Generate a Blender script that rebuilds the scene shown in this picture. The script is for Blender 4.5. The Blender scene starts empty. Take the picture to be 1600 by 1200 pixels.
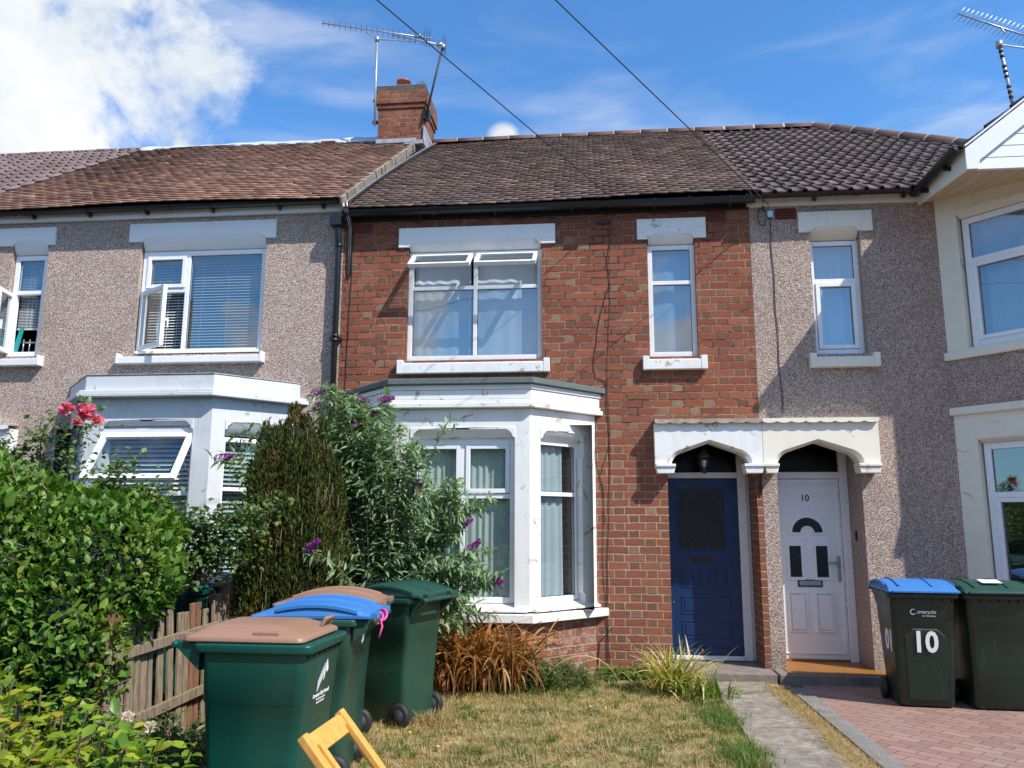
import bpy, bmesh, math, random
import numpy as np
from mathutils import Vector, Matrix
R = math.radians
random.seed(7)
rng = np.random.default_rng(11)
scene = bpy.context.scene
COL = scene.collection

# ------------------------------------------------------------------ camera
def set_camera():
    p, y, r = R(9.9030936), R(5.80032386), R(0.21464445)
    f = Vector((-math.sin(y)*math.cos(p), math.cos(y)*math.cos(p), math.sin(p)))
    rt = Vector((math.cos(y), math.sin(y), 0)); up = rt.cross(f)
    r2 = rt*math.cos(r)+up*math.sin(r); u2 = -rt*math.sin(r)+up*math.cos(r)
    cam = bpy.data.cameras.new('camera'); o = bpy.data.objects.new('camera', cam)
    COL.objects.link(o)
    m = Matrix((r2, u2, -f)).transposed().to_4x4(); m.translation = (0, -8.9, 1.6)
    o.matrix_world = m
    cam.sensor_fit = 'HORIZONTAL'; cam.sensor_width = 36; cam.lens = 36*1240/1600
    cam.clip_start = 0.05; cam.clip_end = 3000
    scene.camera = o
set_camera()
TO_SUN = Vector((1.5, -1.0, 2.0)).normalized()
SUN_STRENGTH, SKY_STRENGTH = 4.5, 0.148
sl = bpy.data.lights.new('sun', 'SUN'); sl.energy = SUN_STRENGTH; sl.angle = R(0.53); sl.color = (1, .945, .865)
so = bpy.data.objects.new('sun', sl); COL.objects.link(so)
so.rotation_euler = (-TO_SUN).to_track_quat('-Z', 'Y').to_euler()
scene.view_settings.view_transform = 'Standard'; scene.view_settings.look = 'None'
scene.view_settings.gamma = 1; scene.view_settings.exposure = 0.42
scene.render.resolution_x, scene.render.resolution_y = 1024, 768

# ------------------------------------------------------------------ node helper
class NT:
    def __init__(s, nt): s.nt = nt; s.n = nt.nodes; s.l = nt.links
    def new(s, t, **kw):
        nd = s.n.new(t)
        for k, v in kw.items(): setattr(nd, k, v)
        return nd
    def put(s, sock, v):
        if isinstance(v, bpy.types.NodeSocket): s.l.new(v, sock)
        elif v is not None:
            if sock.type == 'RGBA' and not hasattr(v, '__len__'): v = (v, v, v, 1)
            if sock.type == 'RGBA' and len(v) == 3: v = (*v, 1)
            sock.default_value = v
    def math(s, op, a, b=None, c=None, clamp=False):
        nd = s.new('ShaderNodeMath', operation=op); nd.use_clamp = clamp
        for i, v in enumerate((a, b, c)):
            if v is not None: s.put(nd.inputs[i], v)
        return nd.outputs[0]
    def vmath(s, op, a, b=None, scale=None):
        nd = s.new('ShaderNodeVectorMath', operation=op)
        s.put(nd.inputs[0], a)
        if b is not None: s.put(nd.inputs[1], b)
        if scale is not None: s.put(nd.inputs['Scale'], scale)
        return nd.outputs['Value'] if op in ('DISTANCE', 'DOT_PRODUCT', 'LENGTH') else nd.outputs[0]
    def noise(s, vec, scale, detail=3, rough=.55, dist=0, out='Fac'):
        nd = s.new('ShaderNodeTexNoise'); s.put(nd.inputs['Vector'], vec)
        nd.inputs['Scale'].default_value = scale; nd.inputs['Detail'].default_value = detail
        nd.inputs['Roughness'].default_value = rough; nd.inputs['Distortion'].default_value = dist
        return nd.outputs[out]
    def voro(s, vec, scale, feature='F1', out='Color', rand=1):
        nd = s.new('ShaderNodeTexVoronoi', feature=feature); s.put(nd.inputs['Vector'], vec)
        nd.inputs['Scale'].default_value = scale; nd.inputs['Randomness'].default_value = rand
        return nd.outputs[out]
    def ramp(s, fac, stops, interp='LINEAR'):
        nd = s.new('ShaderNodeValToRGB'); cr = nd.color_ramp; cr.interpolation = interp
        while len(cr.elements) < len(stops): cr.elements.new(.5)
        for e, (p, c) in zip(cr.elements, stops):
            e.position = p; e.color = (c, c, c, 1) if not hasattr(c, '__len__') else (*c[:3], 1)
        s.put(nd.inputs[0], fac); return nd.outputs[0]
    def mix(s, fac, a, b, mode='MIX'):
        nd = s.new('ShaderNodeMix', data_type='RGBA', blend_type=mode)
        s.put(nd.inputs[0], fac); s.put(nd.inputs[6], a); s.put(nd.inputs[7], b); return nd.outputs[2]
    def smooth(s, x, a, b):
        nd = s.new('ShaderNodeMapRange', interpolation_type='SMOOTHSTEP')
        s.put(nd.inputs[0], x); nd.inputs[1].default_value = a; nd.inputs[2].default_value = b
        return nd.outputs[0]
    def bump(s, h, strength=.5, dist=.01, normal=None):
        nd = s.new('ShaderNodeBump'); s.put(nd.inputs['Height'], h)
        nd.inputs['Strength'].default_value = strength; nd.inputs['Distance'].default_value = dist
        if normal is not None: s.put(nd.inputs['Normal'], normal)
        return nd.outputs[0]

def material(name):
    m = bpy.data.materials.new(name); m.use_nodes = True
    t = NT(m.node_tree); t.bsdf = m.node_tree.nodes['Principled BSDF']; t.mat = m
    t.obj = t.new('ShaderNodeTexCoord').outputs['Object']
    t.uv = t.new('ShaderNodeUVMap').outputs[0]
    t.geo = t.new('ShaderNodeNewGeometry'); t.isl = t.geo.outputs['Random Per Island']
    return t
def setb(t, base=None, rough=None, normal=None, metal=None, spec=None):
    b = t.bsdf
    if base is not None: t.put(b.inputs['Base Color'], base)
    if rough is not None: t.put(b.inputs['Roughness'], rough)
    if normal is not None: t.put(b.inputs['Normal'], normal)
    if metal is not None: b.inputs['Metallic'].default_value = metal
    if spec is not None: b.inputs['Specular IOR Level'].default_value = spec
    return t.mat

# ------------------------------------------------------------------ sky
def make_world():
    w = bpy.data.worlds.new('World'); scene.world = w; w.use_nodes = True
    t = NT(w.node_tree); bg = w.node_tree.nodes['Background']
    sky = t.new('ShaderNodeTexSky', sky_type='NISHITA'); sky.sun_disc = False
    sky.sun_elevation = math.asin(TO_SUN.z); sky.sun_rotation = math.atan2(TO_SUN.x, TO_SUN.y)
    sky.air_density = 1.0; sky.dust_density = .3; sky.ozone_density = 2.0; sky.altitude = 50
    d = t.vmath('NORMALIZE', t.new('ShaderNodeTexCoord').outputs['Generated'])
    col = t.mix(1.0, sky.outputs[0], (.53, .94, 1.26), 'MULTIPLY')
    n1 = t.noise(d, 5.5, 9, .6, .3); n2 = t.noise(d, 17, 7, .6)
    nn = t.math('ADD', t.math('MULTIPLY', n1, .75), t.math('MULTIPLY', n2, .25))
    def blob(dirv, r0, r1, amp):
        dist = t.vmath('DISTANCE', d, Vector(dirv).normalized())
        dd = t.math('ADD', dist, t.math('MULTIPLY', t.math('SUBTRACT', .5, nn), amp))
        return t.math('SUBTRACT', 1.0, t.smooth(dd, r0, r1))
    big = blob((-.57, .70, .44), .08, .175, .62)
    big2 = blob((-.42, .75, .51), .015, .085, .40)
    sm1 = blob((-.10, .88, .452), .010, .024, .05)
    wsp = t.new('ShaderNodeMapping'); t.put(wsp.inputs[0], d)
    wsp.inputs['Rotation'].default_value = (0, R(-28), 0); wsp.inputs['Scale'].default_value = (1.2, 2.2, 5.5)
    wn = t.noise(wsp.outputs[0], 2.3, 8, .55, .5)
    wisp = t.math('MULTIPLY', t.smooth(wn, .43, .78), .50)
    # broken cumulus over the half of the sky behind the photographer
    cum = t.math('MULTIPLY', t.smooth(t.noise(t.vmath('ADD', d, (2.35, 0.4, 1.1)), 3.6, 8, .6, .2), .49, .60),
                 t.smooth(t.vmath('DOT_PRODUCT', d, (0, -1, 0)), .0, .35))
    cl = t.math('MAXIMUM', t.math('MAXIMUM', big, big2), t.math('MAXIMUM', sm1, t.math('MAXIMUM', wisp, cum)))
    shade = t.ramp(t.noise(d, 7.5, 6, .6), [(.32, (3.6, 4.0, 4.5)), (.50, (4.5, 4.7, 4.9)), (.68, (5.6, 5.6, 5.7))])
    col = t.mix(cl, col, shade)
    t.put(bg.inputs[0], col); bg.inputs[1].default_value = SKY_STRENGTH
make_world()
scene.cycles.max_bounces = 7; scene.cycles.transparent_max_bounces = 14
scene.cycles.caustics_reflective = False; scene.cycles.caustics_refractive = False

# ------------------------------------------------------------------ mesh builder
class Frame:
    def __init__(s, o=(0, 0, 0), u=(1, 0, 0), n=(0, -1, 0), z=(0, 0, 1)):
        s.o, s.u, s.n, s.z = Vector(o), Vector(u).normalized(), Vector(n).normalized(), Vector(z).normalized()
    def __call__(s, a, d, z): return s.o+s.u*a+s.n*d+s.z*z
FAC = Frame()
WORLD = Frame(n=(0, 1, 0))
class BFrame(Frame):
    def __call__(s, a, d, z): return s.o+s.u*a*.93+s.n*d*.98+s.z*z
class MB:
    def __init__(s, fr=WORLD): s.v = []; s.f = []; s.m = []; s.fr = fr; s.mi = 0; s.sm = []
    def add(s, vs, fs, smooth=False):
        b = len(s.v); s.v += [tuple(s.fr(*p)) for p in vs]
        s.f += [tuple(b+i for i in f) for f in fs]; s.m += [s.mi]*len(fs); s.sm += [smooth]*len(fs); return s
    def box(s, a0, a1, d0, d1, z0, z1):
        vs = [(a, d, z) for z in (z0, z1) for d in (d0, d1) for a in (a0, a1)]
        return s.add(vs, [(0, 2, 3, 1), (4, 5, 7, 6), (0, 1, 5, 4), (2, 6, 7, 3), (0, 4, 6, 2), (1, 3, 7, 5)])
    def prism(s, poly, d0, d1, axis='d', closed=True):
        """poly in the plane across axis; d: (a,z), z: (a,d), a: (d,z)"""
        n = len(poly)
        def P(p, k): return (p[0], k, p[1]) if axis == 'd' else ((p[0], p[1], k) if axis == 'z' else (k, p[0], p[1]))
        vs = [P(p, d0) for p in poly]+[P(p, d1) for p in poly]
        fs = [(i, (i+1) % n, n+(i+1) % n, n+i) for i in range(n)]
        if closed: fs += [tuple(range(n))[::-1], tuple(range(n, 2*n))]
        return s.add(vs, fs)
    def tube(s, path, r, k=8, cap=True):
        pts = [Vector(p) for p in path]; rs = r if hasattr(r, '__len__') else [r]*len(pts)
        vs = []; pv = None
        for i, p in enumerate(pts):
            t = (pts[min(i+1, len(pts)-1)]-pts[max(i-1, 0)]).normalized()
            if pv is None: pv = t.orthogonal().normalized()
            pv = (pv-t*pv.dot(t)).normalized(); w = t.cross(pv)
            vs += [tuple(p+(pv*math.cos(2*math.pi*j/k)+w*math.sin(2*math.pi*j/k))*rs[i]) for j in range(k)]
        fs = [(i*k+j, i*k+(j+1) % k, (i+1)*k+(j+1) % k, (i+1)*k+j) for i in range(len(pts)-1) for j in range(k)]
        if cap: fs += [tuple(range(k))[::-1], tuple(range((len(pts)-1)*k, len(pts)*k))]
        return s.add(vs, fs, True)
    def lathe(s, prof, c=(0, 0, 0), k=20, axis='z'):
        vs = []
        for r, z in prof:
            for j in range(k):
                x, y = r*math.cos(2*math.pi*j/k), r*math.sin(2*math.pi*j/k)
                vs.append((c[0]+x, c[1]+y, c[2]+z) if axis == 'z' else ((c[0]+x, c[1]+z, c[2]+y) if axis == 'd' else (c[0]+z, c[1]+x, c[2]+y)))
        n = len(prof)
        fs = [(i*k+j, i*k+(j+1) % k, (i+1)*k+(j+1) % k, (i+1)*k+j) for i in range(n-1) for j in range(k)]
        fs += [tuple(range(k))[::-1], tuple(range((n-1)*k, n*k))]
        return s.add(vs, fs, True)
    def loft(s, rings, cap=True, smooth=True, closed=True):
        k = len(rings[0]); vs = [p for r in rings for p in r]
        fs = [(i*k+j, i*k+(j+1) % k, (i+1)*k+(j+1) % k, (i+1)*k+j) for i in range(len(rings)-1) for j in range(k if closed else k-1)]
        if cap: fs += [tuple(range(k))[::-1], tuple(range((len(rings)-1)*k, len(rings)*k))]
        return s.add(vs, fs, smooth)
    def obj(s, name, mats, parent=None, bevel=0, fix=True, **tags):
        me = bpy.data.meshes.new(name); me.from_pydata(s.v, [], s.f)
        mats = mats if isinstance(mats, (list, tuple)) else [mats]
        for m in mats: me.materials.append(m)
        me.polygons.foreach_set('material_index', s.m); me.polygons.foreach_set('use_smooth', s.sm)
        if fix:
            bm = bmesh.new(); bm.from_mesh(me); bmesh.ops.recalc_face_normals(bm, faces=bm.faces); bm.to_mesh(me); bm.free()
        uv_metric(me); me.update()
        o = bpy.data.objects.new(name, me); COL.objects.link(o)
        if parent: put_under(o, parent)
        if bevel:
            b = o.modifiers.new('bevel', 'BEVEL'); b.width = bevel; b.segments = 2; b.limit_method = 'ANGLE'; b.angle_limit = R(40)
        tag(o, **tags); return o
def put_under(o, parent):
    # every mesh is written in world coordinates, so a part's own matrix is the identity
    o.parent = parent
    if parent.type == 'EMPTY': o.matrix_parent_inverse = parent.matrix_basis.inverted()
def tag(o, label=None, category=None, group=None, kind=None):
    for k, v in (('label', label), ('category', category), ('group', group), ('kind', kind)):
        if v: o[k] = v
def uv_metric(me):
    n = len(me.polygons)
    if not n: return
    uvl = me.uv_layers.new(name='UVMap')
    co = np.empty(len(me.vertices)*3); me.vertices.foreach_get('co', co); co = co.reshape(-1, 3)
    nr = np.empty(n*3); me.polygons.foreach_get('normal', nr); nr = nr.reshape(-1, 3)
    lt = np.empty(n, dtype=np.int32); me.polygons.foreach_get('loop_total', lt)
    vi = np.empty(len(me.loops), dtype=np.int32); me.loops.foreach_get('vertex_index', vi)
    N = np.repeat(nr, lt, axis=0); P = co[vi]
    flat = np.abs(N[:, 2]) > .85
    t = np.stack([-N[:, 1], N[:, 0], 0*N[:, 0]], 1); l = np.linalg.norm(t, axis=1); l[l == 0] = 1; t /= l[:, None]
    t[t[:, 0] < -.3] *= -1
    u = np.where(flat, P[:, 0], (P*t).sum(1)); v = np.where(flat, P[:, 1], P[:, 2])
    uvl.data.foreach_set('uv', np.stack([u, v], 1).astype(np.float32).ravel())
def empty(name, loc, rz=0, **tags):
    o = bpy.data.objects.new(name, None); COL.objects.link(o); o.location = loc; o.rotation_euler = (0, 0, rz)
    o.empty_display_size = .1; tag(o, **tags); return o
def np_mesh(name, V, Fc, mats, parent=None, smooth=False, mi=None, **tags):
    """V (n,3), Fc (m,k) all faces the same size; or a list of such arrays"""
    me = bpy.data.meshes.new(name); V = np.asarray(V, dtype=np.float32)
    fl = Fc if isinstance(Fc, list) else [Fc]
    idx = np.concatenate([f.ravel() for f in fl]).astype(np.int32)
    tot = np.concatenate([np.full(len(f), f.shape[1], dtype=np.int32) for f in fl])
    st = np.concatenate([[0], np.cumsum(tot)[:-1]]).astype(np.int32)
    me.vertices.add(len(V)); me.vertices.foreach_set('co', V.ravel())
    me.loops.add(len(idx)); me.loops.foreach_set('vertex_index', idx)
    me.polygons.add(len(tot)); me.polygons.foreach_set('loop_start', st); me.polygons.foreach_set('loop_total', tot)
    if smooth: me.polygons.foreach_set('use_smooth', np.ones(len(tot), dtype=bool))
    for m in (mats if isinstance(mats, (list, tuple)) else [mats]): me.materials.append(m)
    if mi is not None: me.polygons.foreach_set('material_index', np.asarray(mi, dtype=np.int32))
    me.update(calc_edges=True); me.validate(); uv_metric(me)
    o = bpy.data.objects.new(name, me); COL.objects.link(o)
    if parent: put_under(o, parent)
    tag(o, **tags); return o
def text_obj(name, body, size, fr, a, d, z, mat, parent, depth=.001, rot=0, bold=0, sx=1, align='CENTER'):
    cu = bpy.data.curves.new(name, 'FONT'); cu.body = body; cu.size = size; cu.extrude = depth
    cu.align_x = align; cu.align_y = 'CENTER'; cu.offset = bold; cu.resolution_u = 3
    tmp = bpy.data.objects.new(name, cu); COL.objects.link(tmp)
    bpy.context.view_layer.update()
    me = bpy.data.meshes.new_from_object(tmp); bpy.data.objects.remove(tmp)
    c, s = math.cos(rot), math.sin(rot)
    for v in me.vertices:
        x, y, h = v.co.x*sx, v.co.y, v.co.z
        v.co = fr(a+x*c-y*s, d+h, z+x*s+y*c)
    me.materials.clear(); me.materials.append(mat)
    o = bpy.data.objects.new(name, me); COL.objects.link(o)
    if parent: put_under(o, parent)
    return o

# ------------------------------------------------------------------ materials
M = {}
def mk_brick(name, per=.343, course=.0845, tint=1.0, paint=0.0):
    t = material(name); s = t.new('ShaderNodeSeparateXYZ'); t.put(s.inputs[0], t.uv)
    warp = t.math('MULTIPLY', t.math('SUBTRACT', t.noise(t.obj, 7, 2), .5), .020)
    warp2 = t.math('MULTIPLY', t.math('SUBTRACT', t.noise(t.vmath('ADD', t.obj, (9, 4, 2)), 26, 3), .5), .014)
    u = t.math('ADD', s.outputs[0], t.math('ADD', warp, warp2)); v = t.math('ADD', s.outputs[1], t.math('ADD', warp2, warp))
    vr = t.math('DIVIDE', v, course); row = t.math('FLOOR', vr); fv = t.math('FRACT', vr)
    odd = t.math('FLOORED_MODULO', row, 2.0)
    jit = t.new('ShaderNodeTexWhiteNoise', noise_dimensions='1D'); t.put(jit.inputs['W'], row)
    ur = t.math('ADD', t.math('DIVIDE', u, per), t.math('ADD', t.math('MULTIPLY', odd, .5), t.math('MULTIPLY', jit.outputs[0], .05)))
    col = t.math('FLOOR', ur); fu = t.math('FRACT', ur)
    wj = t.new('ShaderNodeTexWhiteNoise', noise_dimensions='2D'); cj = t.new('ShaderNodeCombineXYZ'); t.put(cj.inputs[0], col); t.put(cj.inputs[1], row); t.put(wj.inputs[0], cj.outputs[0])
    jo = t.math('ADD', .645, t.math('MULTIPLY', wj.outputs[0], .04)); head = t.math('GREATER_THAN', fu, jo)
    # distance to the nearest joint in metres
    du = t.math('MINIMUM', t.math('MINIMUM', fu, t.math('ABSOLUTE', t.math('SUBTRACT', fu, jo))), t.math('SUBTRACT', 1.0, fu))
    du = t.math('MULTIPLY', du, per)
    dv = t.math('MULTIPLY', t.math('MINIMUM', fv, t.math('SUBTRACT', 1.0, fv)), course)
    dj = t.math('MINIMUM', du, dv)
    rough_edge = t.math('MULTIPLY', t.math('SUBTRACT', t.noise(t.obj, 90, 2), .5), .006)
    face = t.smooth(t.math('ADD', dj, rough_edge), .0045, .0085)
    cid = t.new('ShaderNodeCombineXYZ'); t.put(cid.inputs[0], col); t.put(cid.inputs[1], row); t.put(cid.inputs[2], head)
    wn = t.new('ShaderNodeTexWhiteNoise', noise_dimensions='3D'); t.put(wn.inputs[0], cid.outputs[0])
    wr = t.new('ShaderNodeSeparateColor'); t.put(wr.inputs[0], wn.outputs[1])
    st = t.ramp(wr.outputs[0], [(0, (.29, .076, .042)), (.3, (.35, .095, .048)), (.6, (.39, .110, .054)), (.85, (.44, .140, .074)), (1, (.31, .092, .054))])
    hd = t.ramp(wr.outputs[0], [(0, (.22, .092, .055)), (.3, (.26, .112, .064)), (.5, (.30, .115, .063)), (.72, (.35, .100, .052)), (.88, (.33, .18, .11)), (1, (.40, .27, .17))])
    c = t.mix(head, st, hd)
    # dragged (combed) faces: fine horizontal grooves, vertical on some headers
    gv = t.math('SINE', t.math('MULTIPLY', t.math('ADD', v, t.math('MULTIPLY', t.noise(t.obj, 25, 2), .012)), 2*math.pi/.0125))
    gr = t.smooth(gv, -.9, .3)
    c = t.mix(t.math('MULTIPLY', t.math('SUBTRACT', 1.0, gr), .50), c, (.085, .032, .020))
    mp = t.new('ShaderNodeMapping'); t.put(mp.inputs[0], t.obj); mp.inputs['Scale'].default_value = (6, 6, .8)
    c = t.mix(t.math('MULTIPLY', t.smooth(t.noise(mp.outputs[0], 1, 6, .65), .53, .72), .32), c, (.11, .055, .040))
    spot = t.smooth(t.noise(t.obj, 55, 4, .7), .50, .66)
    c = t.mix(t.math('MULTIPLY', spot, t.math('ADD', .38, t.math('MULTIPLY', head, .30))), c, (.075, .04, .026))
    pale = t.smooth(t.noise(t.obj, 2.1, 5, .65), .52, .78)
    c = t.mix(t.math('MULTIPLY', pale, .28), c, (.42, .27, .20))
    sz = t.new('ShaderNodeSeparateXYZ'); t.put(sz.inputs[0], t.obj)
    old = t.math('ADD', t.math('MULTIPLY', t.smooth(sz.outputs[2], 3.4, 1.6), .14), t.math('MULTIPLY', t.noise(t.obj, 1.6, 5, .7), .55))
    mo = t.ramp(t.math('ADD', old, t.math('MULTIPLY', t.noise(t.obj, 15, 5, .75), .45)), [(.36, (.03, .017, .013)), (.46, (.09, .052, .036)), (.52, (.36, .23, .14)), (.70, (.54, .41, .28))])
    c = t.mix(t.math('MULTIPLY', t.smooth(sz.outputs[2], 3.2, 1.8), .30), c, t.mix(.45, c, (.30, .15, .10)))
    c = t.mix(face, mo, c)
    if paint:
        pn = t.smooth(t.noise(t.obj, 9, 6, .7, 1.0), .47, .62)
        c = t.mix(t.math('MULTIPLY', pn, paint), c, (.42, .34, .31))
    if tint != 1: c = t.mix(1, c, (tint, tint, tint), 'MULTIPLY')
    h = t.math('ADD', t.math('MULTIPLY', face, 1.0), t.math('ADD', t.math('MULTIPLY', gr, .28), t.math('MULTIPLY', t.noise(t.obj, 70, 4, .7), .6)))
    h = t.math('ADD', h, t.math('MULTIPLY', wr.outputs[1], .5))
    return setb(t, c, .88, t.bump(h, 1.0, .016))
def mk_pebble(name, tone=1.0):
    t = material(name)
    rnd = t.voro(t.obj, 112, 'F1', 'Color'); sp = t.new('ShaderNodeSeparateColor'); t.put(sp.inputs[0], rnd)
    T = tone
    c = t.ramp(sp.outputs[0], [(0, (.20*T, .125*T, .108*T)), (.16, (.32*T, .205*T, .175*T)), (.38, (.45*T, .32*T, .265*T)), (.6, (.58*T, .455*T, .38*T)), (.8, (.68*T, .57*T, .49*T)), (1, (.82*T, .74*T, .65*T))])
    d = t.voro(t.obj, 112, 'F1', 'Distance')
    gap = t.smooth(d, .42, .72)
    c = t.mix(t.math('MULTIPLY', gap, .6), c, (.17, .12, .105))
    big = t.smooth(t.noise(t.obj, 1.4, 6, .65), .38, .68)
    c = t.mix(t.math('MULTIPLY', big, .26), c, (.24, .18, .15))
    mp = t.new('ShaderNodeMapping'); t.put(mp.inputs[0], t.obj); mp.inputs['Scale'].default_value = (5, 5, .7)
    c = t.mix(t.math('MULTIPLY', t.smooth(t.noise(mp.outputs[0], 1, 6, .65), .54, .74), .30), c, (.16, .13, .115))
    sz = t.new('ShaderNodeSeparateXYZ'); t.put(sz.inputs[0], t.obj)
    foot = t.math('SUBTRACT', 1.0, t.smooth(t.math('ADD', sz.outputs[2], t.math('MULTIPLY', t.noise(t.obj, 4, 5), .5)), .25, .75))
    c = t.mix(t.math('MULTIPLY', foot, .4), c, (.15, .13, .10))
    h = t.math('ADD', t.math('SUBTRACT', 1.0, d), t.math('MULTIPLY', t.noise(t.obj, 35, 3), .9))
    return setb(t, c, .85, t.bump(h, .85, .013))
def mk_paint(name, base, dirt=.25, peel=0.0, under=(.42, .33, .24), rough=.5, crack=0.0):
    t = material(name)
    n = t.noise(t.obj, 4.5, 7, .65, .4)
    c = t.mix(t.math('MULTIPLY', t.smooth(n, .45, .72), dirt), base, tuple(x*.62+.02 for x in base[:3]))
    sp = t.new('ShaderNodeMapping'); t.put(sp.inputs[0], t.obj); sp.inputs['Scale'].default_value = (18, 18, 1.6)
    c = t.mix(t.math('MULTIPLY', t.smooth(t.noise(sp.outputs[0], 1, 5, .6), .55, .8), dirt), c, (.30, .29, .26))
    h = t.noise(t.obj, 40, 4)
    if crack:
        e = t.voro(t.vmath('ADD', t.obj, t.vmath('SCALE', t.noise(t.obj, 6, 4, .6, 0, 'Color'), None, .25)), 5.5, 'DISTANCE_TO_EDGE', 'Distance')
        k = t.math('MULTIPLY', t.math('SUBTRACT', 1.0, t.smooth(e, .002, .011)), t.smooth(t.noise(t.obj, 2.3, 3), .46, .6))
        c = t.mix(t.math('MULTIPLY', k, crack), c, (.09, .08, .07))
    if peel:
        pn = t.noise(t.vmath('ADD', t.obj, (3, 1, 7)), 5.5, 7, .66, .9)
        pm = t.smooth(pn, .665-peel*.055, .675-peel*.055)
        edge = t.math('SUBTRACT', t.smooth(pn, .655-peel*.055, .663-peel*.055), pm)
        pc = t.ramp(t.noise(t.obj, 11, 5), [(.35, tuple(u*.85 for u in under)), (.6, tuple(min(1, u*1.25) for u in under))])
        c = t.mix(pm, c, pc); c = t.mix(t.math('MULTIPLY', edge, .5), c, (.16, .14, .12))
        h = t.math('SUBTRACT', h, t.math('MULTIPLY', pm, 1.5))
    return setb(t, c, rough, t.bump(h, .3, .003))
def mk_plain(name, base, rough=.5, metal=0, var=.15, scale=12, bump=.1, spec=None, scratch=0):
    t = material(name)
    n = t.noise(t.obj, scale, 5, .6)
    c = t.mix(t.math('MULTIPLY', t.smooth(n, .35, .7), var*2), base, tuple(min(1, x*.55) for x in base[:3]))
    if scratch:
        mp = t.new('ShaderNodeMapping'); t.put(mp.inputs[0], t.obj); mp.inputs['Scale'].default_value = (9, 9, 1.4)
        c = t.mix(t.math('MULTIPLY', t.smooth(t.noise(mp.outputs[0], 3, 8, .7), .56, .74), scratch), c, tuple(min(1, x*1.6+.06) for x in base[:3]))
    r = t.ramp(t.noise(t.obj, scale*1.7, 4), [(.3, rough*.85), (.7, min(1, rough*1.2))])
    return setb(t, c, r, t.bump(t.noise(t.obj, scale*6, 3), bump, .003), metal, spec)
def mk_tile(name, stops, moss=0, mosscol=(.10, .10, .035), rough=.85, pale=0):
    t = material(name)
    c = t.ramp(t.isl, stops, 'LINEAR')
    big = t.noise(t.obj, 1.6, 7, .72)
    c = t.mix(t.math('MULTIPLY', t.smooth(big, .46, .60), .62), c, tuple(x*.62 for x in stops[len(stops)//2][1]))
    if moss:
        mm = t.math('MULTIPLY', t.smooth(t.noise(t.obj, 2.2, 7, .7), .5, .63), moss)
        c = t.mix(mm, c, mosscol)
        c = t.mix(t.math('MULTIPLY', t.smooth(t.noise(t.obj, 34, 4, .6), .62, .7), moss*.8), c, (.36, .27, .13))
    if pale: c = t.mix(t.math('MULTIPLY', t.smooth(t.noise(t.obj, 6, 6, .7), .52, .7), pale), c, (.45, .35, .27))
    return setb(t, c, rough, t.bump(t.noise(t.obj, 60, 4), .4, .004))
def mk_leaf(name, stops, rough=.42, trans=.35, brown=0, spec=.5):
    t = material(name)
    c = t.ramp(t.isl, stops)
    if brown:
        k = t.smooth(t.noise(t.obj, 4.0, 5, .65), .53, .66)
        c = t.mix(t.math('MULTIPLY', k, brown), c, t.ramp(t.isl, [(0, (.10, .035, .008)), (1, (.25, .10, .02))]))
    c = t.mix(t.math('MULTIPLY', t.smooth(t.noise(t.obj, 2.2, 4, .6), .45, .68), .45), c, tuple(min(1, q) for q in (stops[-2][1][0]*1.25, stops[-2][1][1]*1.02, stops[-2][1][2]*.9)))
    c = t.mix(t.math('MULTIPLY', t.noise(t.obj, 45, 3), .35), c, tuple(x*.5 for x in stops[len(stops)//2][1]))
    setb(t, c, rough, None, None, spec)
    tr = t.new('ShaderNodeBsdfTranslucent'); t.put(tr.inputs[0], t.mix(1, c, (1.25, 1.35, .6), 'MULTIPLY'))
    mx = t.new('ShaderNodeMixShader'); mx.inputs[0].default_value = trans
    t.l.new(t.bsdf.outputs[0], mx.inputs[1]); t.l.new(tr.outputs[0], mx.inputs[2])
    t.l.new(mx.outputs[0], t.mat.node_tree.nodes['Material Output'].inputs[0]); return t.mat
def mk_glass(name, tint=(.68, .75, .78), refl=.22, pat=0):
    t = material(name)
    ci = t.math('ABSOLUTE', t.vmath('DOT_PRODUCT', t.geo.outputs['Incoming'], t.geo.outputs['Normal']))
    fr = t.math('POWER', t.math('SUBTRACT', 1.0, ci), 5.0)
    wob = t.bump(t.noise(t.obj, 2.2, 2), .035, .05)
    if pat: wob = t.bump(t.noise(t.obj, pat, 3), .6, .004)
    f = t.math('ADD', t.math('MULTIPLY', fr, 1-refl), refl, clamp=True)
    tr = t.new('ShaderNodeBsdfTransparent'); tr.inputs[0].default_value = (*tint, 1)
    gl = t.new('ShaderNodeBsdfGlossy'); gl.inputs['Roughness'].default_value = .015; gl.inputs[0].default_value = (.95, .97, 1, 1)
    t.put(gl.inputs['Normal'], wob)
    mx = t.new('ShaderNodeMixShader'); t.put(mx.inputs[0], f)
    t.l.new(tr.outputs[0], mx.inputs[1]); t.l.new(gl.outputs[0], mx.inputs[2])
    t.l.new(mx.outputs[0], t.mat.node_tree.nodes['Material Output'].inputs[0]); return t.mat
def mk_ground(name, stops, scale=6, bump=.6, fine=60):
    t = material(name)
    n = t.math('ADD', t.math('MULTIPLY', t.noise(t.obj, scale, 7, .65), .7), t.math('MULTIPLY', t.noise(t.obj, fine, 4, .7), .3))
    return setb(t, t.ramp(n, stops), .95, t.bump(t.noise(t.obj, fine, 5, .7), bump, .012))
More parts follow.
